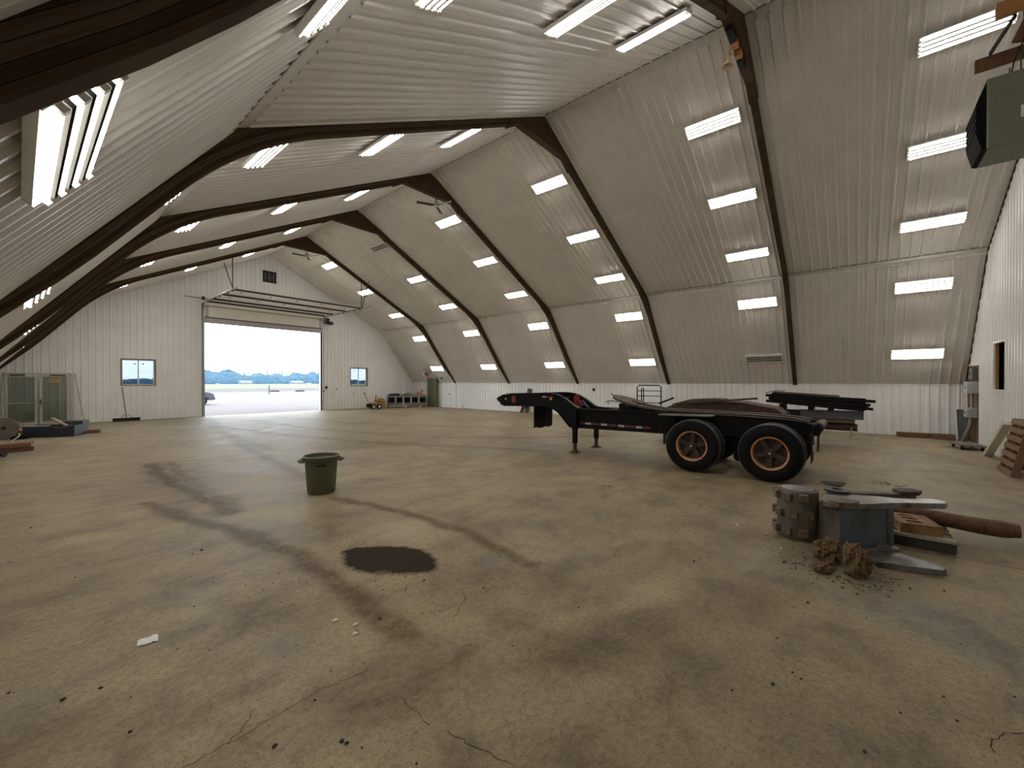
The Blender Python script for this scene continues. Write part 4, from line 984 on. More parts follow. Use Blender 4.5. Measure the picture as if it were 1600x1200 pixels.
# wheels
def wheel_tyre(x0, x1, y, rad=.53): # tyre between x0 (outer) and x1, lathe around X
    s = 1 if x1 > x0 else -1; w = abs(x1 - x0)
    prof = [(.29, .035), (.33, .008), (.41, .0), (.475, .018), (.512, .042), (.528, .055), (.53, .075), (.53, w-.075), (.528, w-.055), (.512, w-.042), (.475, w-.018), (.41, w), (.33, w-.008), (.29, w-.035)]
    return prof, s
tread_prof = None
def wheel_at(x0, x1, y, outer, rotk=0.):
    prof, s = wheel_tyre(x0, x1, y); c = (x0 - TX, y - TY, .53)
    mb = MB(); n = 56
    nv = len(prof)
    mb.cur = 0; mb.lathe([(r, s*h) for r, h in prof], c=c, axis='x', n=n, close=True)
    # grooves: tread faces use the worn material
    fi = 0; mi = []
    for i in range(nv):
        for k in range(n): mi.append(1 if 4 <= i <= 8 else 0)
    mb.mi = mi
    ty = mb.build('tyre', [M['rubber'], M['tread']], T, smooth=True)
    w = abs(x1 - x0)
    mb = MB(); L = [(.292, .03), (.305, .016), (.30, .012), (.285, .018), (.275, .03), (.268, .06), (.262, .12), (.262, w - .05), (.292, w - .035), (.292, .03)]
    mb.lathe([(r, s*h) for r, h in L], c=c, axis='x', n=44); mb.build('rim', M['rim'], ty, smooth=True)
    if outer: # five-spoke cast hub recessed in the rim
        mb = MB(); mb.lathe([(r, s*h) for r, h in [(.001,.03),(.035,.03),(.045,.045),(.085,.05),(.10,.075),(.11,.13),(.11,.2),(.001,.2)]], c=c, axis='x', n=24)
        hb = mb.build('hub', M['hub'], ty, smooth=True)
        mb = MB()
        for q in range(5):
            a = 2*math.pi*q/5 + rotk; ca_, sa = math.cos(a), math.sin(a)
            mb.bar((c[0] + s*.105, c[1] + .08*ca_, c[2] + .08*sa), (c[0] + s*.085, c[1] + .262*ca_, c[2] + .262*sa), .085, .07, up=(1,0,0))
            mb.box((c[0] + s*.058, c[1] + .235*ca_, c[2] + .235*sa), (.03, .06, .06), Euler((a, 0, 0)))
        mb.build('spokes', M['hub'], ty)
        mb = MB(); mb.cyl((c[0] + s*.018, c[1], c[2]), (c[0] + s*.034, c[1], c[2]), .022, n=14); mb.build('hub_cap', M['galv'], ty, smooth=True)
        mb = MB(); mb.box((c[0] + s*.075, c[1] + .11*math.cos(rotk + .6), c[2] - .10), (.01, .015, .06), Euler((.5, 0, 0))); mb.build('wheel_weight', M['white'], ty)
        mb = MB(); mb.lathe([(r, s*h) for r, h in [(.262,.15),(.10,.16),(.10,.17),(.262,.17)]], c=c, axis='x', n=30); mb.build('brake_drum', M['hub'], ty, smooth=True)
for y, rk in ((2.56, .4), (1.20, 1.0)):
    wheel_at(8.72, 8.985, y, True, rk); wheel_at(9.015, 9.27, y, False)
    wheel_at(10.84, 10.575, y, True, rk + .3); wheel_at(10.545, 10.29, y, False)
# coiled red air hose and dark blue hose at the neck (held by the trailer, own objects)
mb = MB(); pts = []
for k in range(220):
    t_ = k / 219; a = t_ * 2 * math.pi * 6.5
    c = Vector((9.70 + .1*t_, 5.66 + .22*t_ + .05 * math.sin(3*t_), 1.16 + .26*t_))
    ax = Vector((.1, .22, .26)).normalized(); u = ax.cross(Vector((1,0,0))).normalized(); v = ax.cross(u)
    pts.append(c + u * .075 * math.cos(a) + v * .075 * math.sin(a))
mb.tube(pts, .012, n=6); tag(mb.build('coiled_air_hose', M['red'], smooth=True), 'coiled red air hose lying on the bend of the gooseneck', 'hose')
mb = MB(); pts = []
for k in range(200):
    t_ = k / 199; a = t_ * 2 * math.pi * 10
    pts.append(Vector((9.95 + .05*t_, 5.62 + .16*t_ , 1.15 + .14*t_)) + Vector((.06*math.cos(a), .05*math.sin(a), .045*math.sin(a))))
mb.tube(pts, .011, n=6); tag(mb.build('coiled_cable', M['bluewire'], smooth=True), 'coiled dark blue electric cable beside the red air hose', 'cable')
mb = MB(); mb.tube([(9.50,5.60,1.155),(9.44,5.78,1.24),(9.40,5.95,1.33),(9.44,6.0,1.40),(9.50,5.92,1.42)], .010, n=6); tag(mb.build('hose_fitting', M['steelgrey'], smooth=True), 'grey hose tail with fitting left of the red coiled hose', 'hose')

# ------------------------------------------------------------------ things behind the trailer
t = root('tube_cart', (18.3, 7.2, 0), 'black tubular cart frame standing by the right wall behind the trailer', 'cart')
for dx in (0, .5):
    mb = MB(); hy = .55
    mb.tube([(dx, -hy, .12), (dx, -hy, 1.58), (dx, -hy + .09, 1.67), (dx, hy - .09, 1.67), (dx, hy, 1.58), (dx, hy, .12)] if dx == 0 else [(dx, hy, .12), (dx, hy, 1.5), (dx, hy - .05, 1.55), (dx, hy - .1, 1.5), (dx, hy - .1, .12)], .026, n=8)
    if dx == 0:
        for z in (1.42, 1.19, .88, .5): mb.cyl((dx, -hy, z), (dx, hy, z), .017, n=8)
    mb.build('end_frame', M['black'], t, smooth=True)
mb = MB(); mb.b2((-.02, -.58, .12), (.55, .58, .17)); mb.build('cart_deck', M['blackrough'], t)
for x in (.05, .47):
    for y in (-.5, .5):
        mb = MB(); mb.cyl((x - .02, y, .06), (x + .02, y, .06), .06, n=14); mb.build('caster', M['rubber'], t)

t = root('scrap_bin', (13.0, 2.9, 0), 'dark steel scrap bin hidden behind the trailer wheels', 'bin')
mb = MB()
for a, b_ in (((-.7, -1.5, 0), (-.67, 1.5, 1.0)), ((.67, -1.5, 0), (.7, 1.5, 1.0)), ((-.7, -1.5, 0), (.7, -1.47, 1.0)), ((-.7, 1.47, 0), (.7, 1.5, 1.0)), ((-.7, -1.5, 0), (.7, 1.5, .03))): mb.b2(a, b_)
mb.build('bin_body', M['darksteel'], t)
for y in (-.7, .7):
    mb = MB(); mb.b2((-.74, y - .05, 0), (-.7, y + .05, 1.0)); mb.build('bin_rib', M['darksteel'], t)
def ysheet(name, poly, x0, x1, mat, lab, cat, group=None):
    mb = MB(); mb.prism(poly, lambda a, b: (x0, a, b), lambda a, b: (x1, a, b)); return tag(mb.build(name, mat), lab, cat, group)
ysheet('rusty_steel_sheet', [(4.55,1.01),(4.25,1.12),(3.76,1.25),(3.1,1.30),(2.4,1.28),(1.6,1.15),(1.42,1.01)], 12.45, 13.5, M['rust'], 'rust brown bent steel sheet heaped on the bin behind the trailer', 'steel sheet')
ysheet('dark_rubber_mat', [(4.28,1.13),(3.78,1.262),(3.1,1.312),(2.9,1.312),(2.9,1.345),(3.1,1.36),(3.76,1.32),(4.28,1.165)], 12.7, 13.45, M['can'], 'dark greenish mat draped over the left part of rusty sheet', 'mat')
mb = MB(); mb.bar((12.36, 3.75, 1.22), (12.38, 1.98, 1.40), .10, .05); tag(mb.build('rusty_angle_bar', M['rust']), 'long rusty angle bar rising to the right above the rusty sheet', 'steel bar')
mb = MB(); mb.bar((12.9, 4.75, 1.15), (12.9, 4.30, 1.34), .05, .05); tag(mb.build('steel_rod', M['blackrough']), 'short black rod sticking up left of the rusty sheet', 'rod')
mb = MB(); mb.bar((12.3, 4.90, 1.14), (13.0, 4.74, 1.04), .22, .03); tag(mb.build('steel_offcut', M['darksteel']), 'dark steel offcut at the left end of the scrap heap', 'steel offcut')
# the raised stack of steel
for i, (y, lab) in enumerate(((1.35, 'black steel trestle under the steel stack, right hand one'), (2.5, 'black steel trestle under the steel stack, left hand one'))):
    t = root('trestle', (14.9, y, 0), lab, 'trestle', group='trestles under the steel stack')
    mb = MB(); mb.b2((-.45, -.06, .38), (.45, .06, .47)); mb.build('top_bar', M['blackrough'], t)
    for sx in (-1, 1):
        for sy in (-1, 1):
            mb = MB(); mb.bar((sx*.35, 0, .42), (sx*.45, sy*.22, 0), .05); mb.build('leg', M['blackrough'], t)
def ibeam(name, y0, y1, x, z0, z1, mat, lab, w=.14):
    mb = MB(); mb.b2((x - w/2, y0, z0), (x + w/2, y1, z0 + .02)); mb.b2((x - w/2, y0, z1 - .02), (x + w/2, y1, z1)); mb.b2((x - .012, y0, z0 + .02), (x + .012, y1, z1 - .02)); return tag(mb.build(name, mat), lab, 'steel beam', 'beams of the steel stack')
mb = MB(); mb.cyl((14.75, -.03, .575), (14.75, 2.9, .575), .10, n=18); bp_ = tag(mb.build('steel_pipe', M['rust'], smooth=True), 'thick rusty pipe at the bottom of the raised steel stack', 'pipe')
ibeam('steel_beam', .02, 2.9, 15.1, .47, .70, M['rust'], 'rusty steel beam beside the thick pipe, low in the stack', .16)
mb = MB(); mb.b2((14.6, .02, .70), (15.25, 2.6, .78)); tag(mb.build('timber_dunnage', M['woodbrown']), 'flat brown timber between the pipe and the blue grey beam', 'timber')
ibeam('steel_beam', -.16, 1.25, 14.75, .80, 1.03, M['bluebeam'], 'blue grey steel beam in the middle of the raised stack, cleanest one', .18)
ibeam('steel_beam', .02, 2.2, 15.05, .80, 1.0, M['darksteel'], 'dark steel beam just behind the blue grey beam in the stack', .16)
mb = MB(); mb.tube([(14.63,.09,.60),(14.63,.09,.42),(14.63,.06,.35),(14.63,.11,.33),(14.63,.14,.38)], .018, n=8); tag(mb.build('tie_hook', M['galv'], smooth=True), 'pale hook hanging from the right end of the rusty pipe', 'hook')
for k, y in enumerate((.55, 1.0, 1.7)):
    mb = MB(); mb.b2((14.5, y - .06, 1.03 if y < 1.3 else 1.0), (15.3, y + .06, 1.085 + .045*k)); tag(mb.build('spacer_block', M['blackrough']), ('black spacer block under the post bundle, ' + ('rightmost', 'middle', 'leftmost')[k] + ' of three'), 'block', 'spacer blocks under the posts')
PL = 'dark steel fence post in the raised bundle'
k = 0
for layer in range(3):
    for q in range(5):
        k += 1; x = 14.5 + q * .16; z0 = 1.13 + layer * .085
        sp_ = random.uniform(-.03, .03)
        mb = MB(); mb.bar((0, 2.0 + random.uniform(-.12, .1), z0 + .135), (sp_, -.30 + random.uniform(-.1, .25), z0 - .02 + (layer - 1) * .03), .085, .075); mb.bar((0, 2.0, z0 + .15), (sp_, -.2, z0 + .02 + (layer - 1) * .03), .02, .05)
        tag(mb.build('fence_post', M['blackrough'], loc=(x, 0, 0)), '%s, %s layer, %s from near' % (PL, ('bottom', 'middle', 'top')[layer], ORD[q]), 'fence post', 'fence posts in the bundle')
mb = MB(); mb.prism([(1.95,1.49),(1.9,1.54),(.36,1.45),(.36,1.425)], lambda a, b: (14.45, a, b), lambda a, b: (15.2, a, b)); tag(mb.build('rusty_plate', M['rust']), 'rusty brown plate covering the left part of the post bundle', 'steel plate')
mb = MB(); mb.tube([(14.42,2.1,1.50),(14.42,1.95,1.54),(14.43,1.85,1.575),(14.43,1.7,1.565),(14.43,1.6,1.58)], .012, n=6); tag(mb.build('wire_tie', M['darksteel'], smooth=True), 'bent black wire sticking out at the left end of the bundle', 'wire')

# ------------------------------------------------------------------ corner by the near partition
for (x0, x1, d, z0, z1, mt, nm, lab) in ((18.05, 18.55, .10, 1.92, 2.26, 'elecdark', 'meter_box', 'dark grey electrical box on the brown boards, topmost of three'),
                                 (17.86, 18.42, .22, 1.50, 1.85, 'elecgrey', 'breaker_box', 'light grey electrical box on the brown boards, middle of three'),
                                 (18.02, 18.55, .20, .78, 1.06, 'elecgrey', 'junction_box', 'grey electrical box on the brown boards, lowest of three')):
    t = root(nm, ((x0+x1)/2, YN - .015, z0), lab, 'electrical box')
    mb = MB(); mb.b2((-(x1-x0)/2, 0, 0), ((x1-x0)/2, d, z1-z0)); mb.build('enclosure', M[mt], t, bevel=.01)
    mb = MB(); mb.b2((-(x1-x0)/2 + .015, d, .015), ((x1-x0)/2 - .015, d + .012, z1-z0-.015)); mb.build('cover', M[mt], t)
    mb = MB(); mb.b2((-.02, d + .01, (z1-z0)/2 - .03), (.02, d + .03, (z1-z0)/2 + .03)); mb.build('latch', M['elecdark'], t)
mb = MB(); mb.cyl((18.25, YN + .07, 1.06), (18.25, YN + .07, 1.50), .035, n=10); tag(mb.build('conduit', M['galv'], smooth=True), 'short straight conduit between the middle and lowest electrical boxes', 'conduit')
mb = MB(); mb.tube([(18.3, YN + .08, .772), (18.32, YN + .09, .5), (18.5, YN + .14, .28), (18.72, YN + .18, .03)], .05, n=10); tag(mb.build('conduit_bend', M['galv'], smooth=True), 'curved grey conduit sweeping from the lowest electrical box to floor', 'conduit')
mb = MB(); mb.tube([(17.98, YN + .02, 1.5), (17.95, YN + .03, 1.3), (18.0, YN + .02, 1.15), (17.93, YN + .02, 1.0)], .01, n=6); tag(mb.build('loose_wire', M['alu'], smooth=True), 'loose pale wires hanging on the brown boards below the grey box', 'wire')
mb = MB(); mb.b2((-.42, -.1, 0), (.42, .1, .15)); tag(mb.build('short_plank', M['woodbrown'], loc=(19.12, -1.48, 0), rot=(0,0,R(98)), bevel=.006), 'dark red plank on floor along the right wall, left one', 'plank')
mb = MB(); mb.b2((-.24, -.14, 0), (.24, .14, .17)); tag(mb.build('short_plank', M['woodred'], loc=(19.02, -2.16, 0), rot=(0,0,R(94)), bevel=.006), 'lighter brown plank box on floor by the corner boards', 'plank')
t = root('leaning_sheet', (19.0, -2.48, 0), 'dark panel with white edge leaning in the corner', 'panel')
mb = MB(); mb.bar((.0, -.1, .0), (.40, -.1, .95), .21, .04, up=(1,0,0)); mb.build('panel_sheet', M['slabdark'], t)
mb = MB(); mb.bar((-.03, .02, .0), (.37, .02, .96), .03, .07, up=(1,0,0)); mb.build('white_edge', M['white'], t)
t = root('furniture_dolly', (16.75, -2.36, 0), 'low flat dolly on casters by the partition wall', 'dolly', rot=(0,0,R(8)))
mb = MB(); mb.b2((-.40, -.26, .10), (.40, .26, .14)); mb.build('dolly_deck', M['plategrey'], t, bevel=.008)
for x in (-.32, .32):
    for y in (-.19, .19):
        mb = MB(); mb.cyl((x, y - .02, .045), (x, y + .02, .045), .045, n=14); c_ = mb.build('caster', M['rubber'], t, smooth=True)
        mb = MB(); mb.b2((x - .03, y - .03, .07), (x + .03, y + .03, .10)); mb.build('caster_fork', M['darksteel'], c_)
mb = MB(); mb.bar((15.42, -2.52, .03), (14.15, -2.60, .92), .15, .09, up=(1,0,1)); tag(mb.build('concrete_slab', M['concpatch'], bevel=.008), 'pale concrete slab leaning steeply by the partition wall', 'slab')
mb = MB(); mb.b2((-.28, -.035, 0), (.28, .035, .93)); tag(mb.build('dark_slab', M['slabdark'], loc=(13.66, YN + .065, 0), bevel=.006), 'dark grey slab standing behind the pale leaning concrete slab', 'slab')
t = root('leaning_pallet', (12.75, -2.35, 0), 'brown pallet leaning on the partition wall at the right edge', 'pallet', rot=(R(11), 0, 0))
for x in (-.46, 0, .46):
    mb = MB(); mb.b2((x - .022, -.05, 0), (x + .022, .045, 1.10)); mb.build('stringer', M['palletbrown'], t)
for q in range(7):
    z = .0 + q * .165
    mb = MB(); mb.b2((-.5, .045, z), (.5, .066, z + .10)); mb.build('slat', M['palletbrown'], t)
for q in range(4):
    z = .02 + q * .33
    mb = MB(); mb.b2((-.5, -.072, z), (.5, -.05, z + .10)); mb.build('slat', M['palletbrown'], t)

# ------------------------------------------------------------------ unit heater on its timber bracket
t = root('unit_heater', (6.69, -1.38, 4.24), 'green grey unit heater hanging from timber arms at upper right', 'heater')
mb = MB(); mb.b2((-.26, -.40, 0), (.26, .36, .73)); mb.build('cabinet', M['heater'], t, bevel=.02)
mb = MB(); mb.prism([(.35, .0), (.39, .02), (.43, .2), (.43, .5), (.35, .73)], lambda a, b: (-.25, a, b), lambda a, b: (.25, a, b)); fr_ = mb.build('outlet_frame', M['heaterdk'], t)
for q in range(4):
    mb = MB(); mb.box((0, .431, .235 + q * .075), (.46, .012, .03)); mb.build('louvre_blade', M['heaterdk'], fr_)
mb = MB(); mb.b2((-.262, .02, .24), (-.266, .13, .36)); mb.build('rating_label', M['white'], t)
mb = MB(); mb.cyl((0, -.40, .36), (0, -.50, .36), .24, n=20); mb.build('fan_guard', M['heaterdk'], t)
for x in (-.2, .2):
    for y in (-.25, .12):
        mb = MB(); mb.cyl((x, y, .73), (x, y, .995), .006, n=6); mb.build('hanger_rod', M['darksteel'], t)
for k, (x, lab) in enumerate(((5.97, 'timber arm at the upper right edge, the one nearer the camera'), (6.87, 'timber arm above the heater, lower in the picture'))):
    mb = MB(); mb.b2((x - .02, YN, 5.28), (x + .02, -1.0, 5.42)); tag(mb.build('cantilever_timber', M['woodlighty' if k == 0 else 'woodbrown'], bevel=.003), lab, 'timber', 'timber arms carrying the heater')
mb = MB(); mb.b2((5.95, -1.62, 5.24), (6.89, -1.48, 5.28)); tag(mb.build('timber_crosspiece', M['woodbrown']), 'timber crosspiece under the two arms above the heater', 'timber')
mb = MB(); mb.bar((6.80, -1.10, 5.40), (6.04, -1.14, 5.30), .05, .012, up=(0,1,0)); tag(mb.build('steel_strap', M['blackrough']), 'black steel strap slanting between the two timber arms', 'strap')
mb = MB(); mb.tube([(6.1,-1.2,5.36),(6.3,-1.25,5.2),(6.62,-1.24,5.16),(6.66,-1.22,4.985)], .006, n=6); tag(mb.build('thin_cable', M['blackrough']), 'thin cable hanging from the timber arms to the heater', 'cable')
mb = MB(); mb.bar((6.75, -1.32, 5.40), (6.75, -1.90, 6.9), .16, .04, up=(1,0,0)); tag(mb.build('timber_brace', M['woodbrown']), 'dark timber brace rising from the crosspiece to the partition', 'timber')

# ------------------------------------------------------------------ machine parts heap
ux, uy = (.633, -.774), (.774, .633)
def lw(a, b): return (5.85 + ux[0]*a + uy[0]*b, .12 + ux[1]*a + uy[1]*b)
t = root('lugged_drum', (5.95, .53, 0), 'grey steel drum with rusty lug blocks standing on the floor', 'drum')
mb = MB(); mb.lathe([(.001,.0),(.195,.0),(.205,.015),(.205,.54),(.197,.56),(.175,.565),(.17,.55),(.001,.55)], n=40); mb.build('drum_shell', M['bluedk'], t, smooth=True)
mb = MB(); mb.lathe([(.001,.575),(.165,.57),(.165,.55),(.001,.55)], n=32); mb.build('top_plate', M['platetop'], t, smooth=True)
for ring, (z, off) in enumerate(((.05, 0), (.25, .26), (.45, .0))):
    for q in range(9):
        a = 2*math.pi*q/9 + off
        if abs((a + 1.79 + math.pi) % (2*math.pi) - math.pi) < .62: continue
        mb = MB(); mb.box((.222*math.cos(a), .222*math.sin(a), z + .05), (.06, .085, .09), Euler((0, 0, a))); mb.build('lug', M['lug'], t, bevel=.008)
t = root('steel_linkage', (0, 0, 0), 'blue grey steel linkage box with flat arms lying on the floor', 'linkage')
def lplate(name, poly, z0, z1, mat, bevel=.006, world=False):
    mb = MB(); f = (lambda a, b: (a, b)) if world else lw
    mb.prism(poly, lambda a, b: (*f(a, b), z0), lambda a, b: (*f(a, b), z1)); return mb.build(name, mat, t, bevel=bevel)
lplate('column_panel', [(-.11,-.12),(.40,-.125),(.40,-.09),(-.08,-.09)], .02, .47, M['blue'])
lplate('column_side', [(-.14,.15),(-.11,-.12),(-.08,-.09),(-.11,.15)], .02, .47, M['bluedk'])
lplate('column_edge', [(.40,-.14),(.455,-.14),(.455,.16),(.40,.16)], .0, .47, M['blue'])
lplate('column_back', [(-.12,.13),(.41,.13),(.41,.16),(-.12,.16)], .02, .47, M['bluedk'])
lplate('base_plate', [(-.18,-.06),(.0,-.16),(.44,-.15),(.42,.16),(-.08,.14)], .0, .035, M['bluedk'])
arm = [(.02,.28),(-.10,.15),(-.20,.03),(-.24,-.05),(-.19,-.13),(-.05,-.17),(.18,-.165),(.35,-.14),(.48,-.125),(.62,-.12),(.88,-.14),(1.0,-.14),(1.06,-.10),(1.09,-.03),(1.06,.045),(.98,.06),(.80,.045),(.64,.07),(.50,.15),(.30,.22),(.08,.26)]
lplate('upper_arm', arm, .47, .53, M['platetop'])
lplate('wear_pad', [(-.21,-.08),(-.16,-.175),(.04,-.185),(.12,-.10),(-.02,-.02)], .485, .545, M['lug'])
lplate('rear_arm', [(.06,.30),(.03,.24),(.80,.17),(.98,.18),(1.06,.24),(1.05,.31),(.95,.33),(.78,.27),(.1,.36)], .47, .545, M['bluedk'])
lplate('arm_fork', [(.80,.16),(1.0,.15),(1.10,.22),(1.08,.32),(.96,.35),(.84,.31)], .53, .575, M['rust'])
lplate('rear_post', [(.10,.18),(.36,.17),(.36,.24),(.10,.25)], .0, .47, M['bluedk'])
mb = MB(); c = lw(.18, .30); mb.lathe([(.05,.545),(.12,.545),(.125,.565),(.05,.57)], c=(c[0], c[1], 0), n=24, close=True); mb.build('pivot_ring', M['darksteel'], t, smooth=True)
lplate('lower_arm', [(5.66,-.06),(5.44,-.16),(5.50,-.40),(5.58,-.64),(5.67,-.67),(5.76,-.63),(5.80,-.45),(5.92,-.30),(5.86,-.12)], .0, .06, M['platetop'], world=True)
lplate('lower_arm_tab', [(5.70,-.12),(5.90,-.36),(6.0,-.34),(5.95,-.2)], .055, .085, M['platetop'], world=True)

t = root('wood_pallet', (6.83, -.28, 0), 'weathered pallet on the floor right of the blue grey linkage', 'pallet')
for y in (-.52, -.02, .44):
    mb = MB(); mb.b2((-.48, y - .02, .02), (.48, y + .02, .115)); mb.build('stringer', M['pallet'], t)
for q in range(7):
    x = -.43 + q * .143
    mb = MB(); mb.b2((x - (.075 if q == 0 else .045), -.54, .115), (x + .045, .46, .145 if q == 0 else .135)); mb.build('slat', M['palletpale' if q == 0 else 'pallet'], t)
for q in range(3):
    x = -.42 + q * .42
    mb = MB(); mb.b2((x - .05, -.54, 0), (x + .05, .46, .02)); mb.build('slat', M['pallet'], t)
mb = MB(); mb.b2((-.49, -.545, .02), (-.47, .46, .115)); mb.build('front_board', M['palletdark'], t)

def holed_block(w, d, h, holes):
    import bmesh
    bm = bmesh.new(); loops = []
    def ring(pts):
        vs = [bm.verts.new((x, y, h)) for x, y in pts]
        es = [bm.edges.new((vs[i], vs[(i+1) % len(vs)])) for i in range(len(vs))]; return es
    E_ = ring([(-w/2,-d/2),(w/2,-d/2),(w/2,d/2),(-w/2,d/2)])
    for (x, y, rx, ry) in holes: E_ += ring([(x + rx*math.cos(a), y + ry*math.sin(a)) for a in np.linspace(0, 2*math.pi, 20, endpoint=False)])
    bmesh.ops.triangle_fill(bm, edges=E_, use_beauty=True)
    r_ = bmesh.ops.extrude_face_region(bm, geom=bm.faces[:])
    bmesh.ops.translate(bm, verts=[v for v in r_['geom'] if isinstance(v, bmesh.types.BMVert)], vec=(0,0,-h))
    bmesh.ops.recalc_face_normals(bm, faces=bm.faces)
    mb = MB(); bm.verts.index_update(); mb.add([v.co[:] for v in bm.verts], [tuple(v.index for v in f.verts) for f in bm.faces]); bm.free(); return mb
mb = holed_block(.46, .36, .10, [(-.11,.02,.042,.075),(.02,.02,.042,.075),(.14,.03,.042,.075)])
tag(mb.build('holed_wood_block', M['block'], loc=(6.64, -.51, .147), rot=(0, 0, R(14)), bevel=.004), 'orange brown wood block with three holes on the weathered pallet', 'wood block')
mb = MB(); pts, rr = [], []
for k in range(13):
    f = k / 12; y = .05 - 1.42 * f
    pts.append((7.02 - .06*f + .02*math.sin(f*5), y, .232 + .012*math.sin(f*6) - .012*f)); rr.append((.062 + .035*f) if f < .9 else .095 - (f - .9) * .25)
mb.tube(pts, rr, n=14)
tag(mb.build('timber_log', M['log'], smooth=True), 'long rounded brown log lying across the pallet, pointing right', 'log')
mb = MB(); mb.bar((7.18, -.66, .145), (7.16, -.80, .145), .05, .015); tag(mb.build('metal_scrap', M['galv']), 'small shiny metal strip on the pallet below the log', 'scrap')
for k, (x, y, s, lab) in enumerate(((5.30, .22, (.12,.12,.12), 'clod of dried mud against the linkage, leftmost of three'), (5.06, -.01, (.115,.10,.155), 'tall clod of dried mud before the linkage, nearest the camera'), (4.97, .25, (.075,.07,.045), 'low flat clod of dried mud left of the tall clod'))):
    mb = MB(); mb.blob((0, 0, s[2]*.85), s, 11 + k, .45, 2.4, 4); tag(mb.build('mud_clod', M['mud'], loc=(x, y, 0)), lab, 'mud clod', 'mud clods by the linkage')
mb = MB(); random.seed(3)
for q in range(420):
    a, r_ = random.uniform(0, 6.28), abs(random.gauss(0, .19)); s = random.uniform(.004, .012)
    if min(math.hypot(5.1 + r_*math.cos(a)*1.2 - cx, .1 + r_*math.sin(a)*1.3 - cy) - cr for cx, cy, cr in ((5.62,-.1,.30),(5.3,.22,.17),(5.06,-.01,.165),(4.97,.25,.10))) < 0: continue
    mb.blob((5.1 + r_*math.cos(a)*1.2, .1 + r_*math.sin(a)*1.3, s*.6), (s, s, s*.8), q, .3, 2, 1)
tag(mb.build('mud_crumbs', M['mud']), 'scattered mud crumbs around the clods before the linkage', 'mud crumbs', kind='stuff')

# ------------------------------------------------------------------ trash can and floor litter
t = root('trash_can', (3.22, 6.80, 0), 'olive green plastic trash can without lid in the middle of the floor', 'trash can', rot=(0, 0, R(-25)))
prof = [(.001,.0),(.205,.0),(.215,.02),(.245,.52),(.265,.525),(.285,.56),(.288,.60),(.275,.605),(.265,.60),(.258,.555),(.245,.545),(.232,.52),(.205,.03),(.001,.03)]
mb = MB(); mb.lathe(prof, n=48)
mb.build('bin_body', M['can'], t, smooth=True)
mb = MB(); mb.lathe([(.268,.600),(.288,.602),(.290,.612),(.272,.614)], n=48, close=True); mb.build('rim_highlight', M['canrim'], t, smooth=True)
for s in (-1, 1):
    mb = MB(); mb.tube([(s*.262, -.085, .53), (s*.315, -.07, .535), (s*.335, 0, .54), (s*.315, .07, .535), (s*.262, .085, .53)], .022, n=8); mb.build('handle', M['can'], t, smooth=True)
for q in range(16):
    a = 2*math.pi*q/16
    mb = MB(); mb.bar((.212*math.cos(a), .212*math.sin(a), .03), (.244*math.cos(a), .244*math.sin(a), .51), .014, .006, up=(math.cos(a), math.sin(a), 0)); mb.build('body_rib', M['can'], t)
mb = MB(); mb.box((0, -.247, .475), (.15, .012, .018)); mb.build('moulded_bar', M['blackrough'], t)
mb = MB(); n = 9; vs = []
for i in range(n):
    for j in range(5):
        vs.append((-.055 + .0138*i, -.045 + .024*j + .008*math.sin(i*1.3), .006 + .012*abs(noise.noise(Vector((i*.6, j*.7, 2))))))
mb.add(vs, [(i*5+j, i*5+j+1, (i+1)*5+j+1, (i+1)*5+j) for i in range(n-1) for j in range(4)])
o = mb.build('crumpled_paper', M['paper'], loc=(.58, 3.82, 0), rot=(0,0,R(-10)), smooth=True); sd = o.modifiers.new('solid', 'SOLIDIFY'); sd.thickness = .003
tag(o, 'crumpled white paper scrap on the floor at lower left', 'paper')
DEB = [(-.04,3.81),(.16,3.49),(.31,3.45),(.37,2.9),(.82,2.23),(1.05,2.0),(1.06,1.97),(1.27,5.44),(.1,7.89),(1.18,5.39),(3.12,.3),(4.19,.3),(2.92,.38),(2.68,-.04),(4.41,1.26),(2.39,3.04),(2.64,2.53),(1.78,2.81)]
DL = ['left of the paper scrap, farthest left', 'just left of the paper scrap, nearer the camera', 'right of the lone left clods, below the paper scrap', 'alone between the paper scrap and the bottom edge', 'alone at the bottom edge left of middle', 'of the bottom pair, left one', 'of the bottom pair, right one', 'beside the left tyre track, upper one', 'far left on the floor below the plank stack', 'beside the left tyre track, lower one', 'on the right foreground floor, alone in the middle', 'in front of the mud clods, toward the camera', 'on the right foreground, nearest the middle', 'near the bottom edge right of middle', 'left of the mud clods on bare floor', 'just below the oil stain', 'right below the oil stain, farther off', 'at the end of the left tyre track']
for k, (x, y) in enumerate(DEB):
    s = .007 + .005 * ((k * 37) % 10) / 10
    mb = MB(); mb.blob((0, 0, s*.5), (s*1.3, s, s*.7), k, .4, 2, 2); tag(mb.build('dirt_clod', M['clod'], loc=(x, y, 0)), 'small dark dirt clod ' + DL[k], 'dirt clod', 'dirt clods on the floor')
for k, (x, y, lab) in enumerate(((5.89, 1.16, 'pale pebble on the floor left of the drum, farthest one'), (5.78, .82, 'pale pebble on the floor left of the drum, nearest one'), (5.35, .62, 'pale pebble in front of the lugged drum'), (1.55, 3.05, 'pale flake at the end of the left tyre track, farther one'), (1.62, 2.88, 'pale flake at the end of the left tyre track, middle one'), (1.56, 2.78, 'pale flake at the end of the left tyre track, nearer one'))):
    mb = MB(); mb.blob((0, 0, .007), (.022, .016, .008), k + 40, .4, 2, 2); tag(mb.build('pebble', M['concpatch'], loc=(x, y, 0)), lab, 'pebble', 'pale pebbles on the floor')
mb = MB(); random.seed(5)
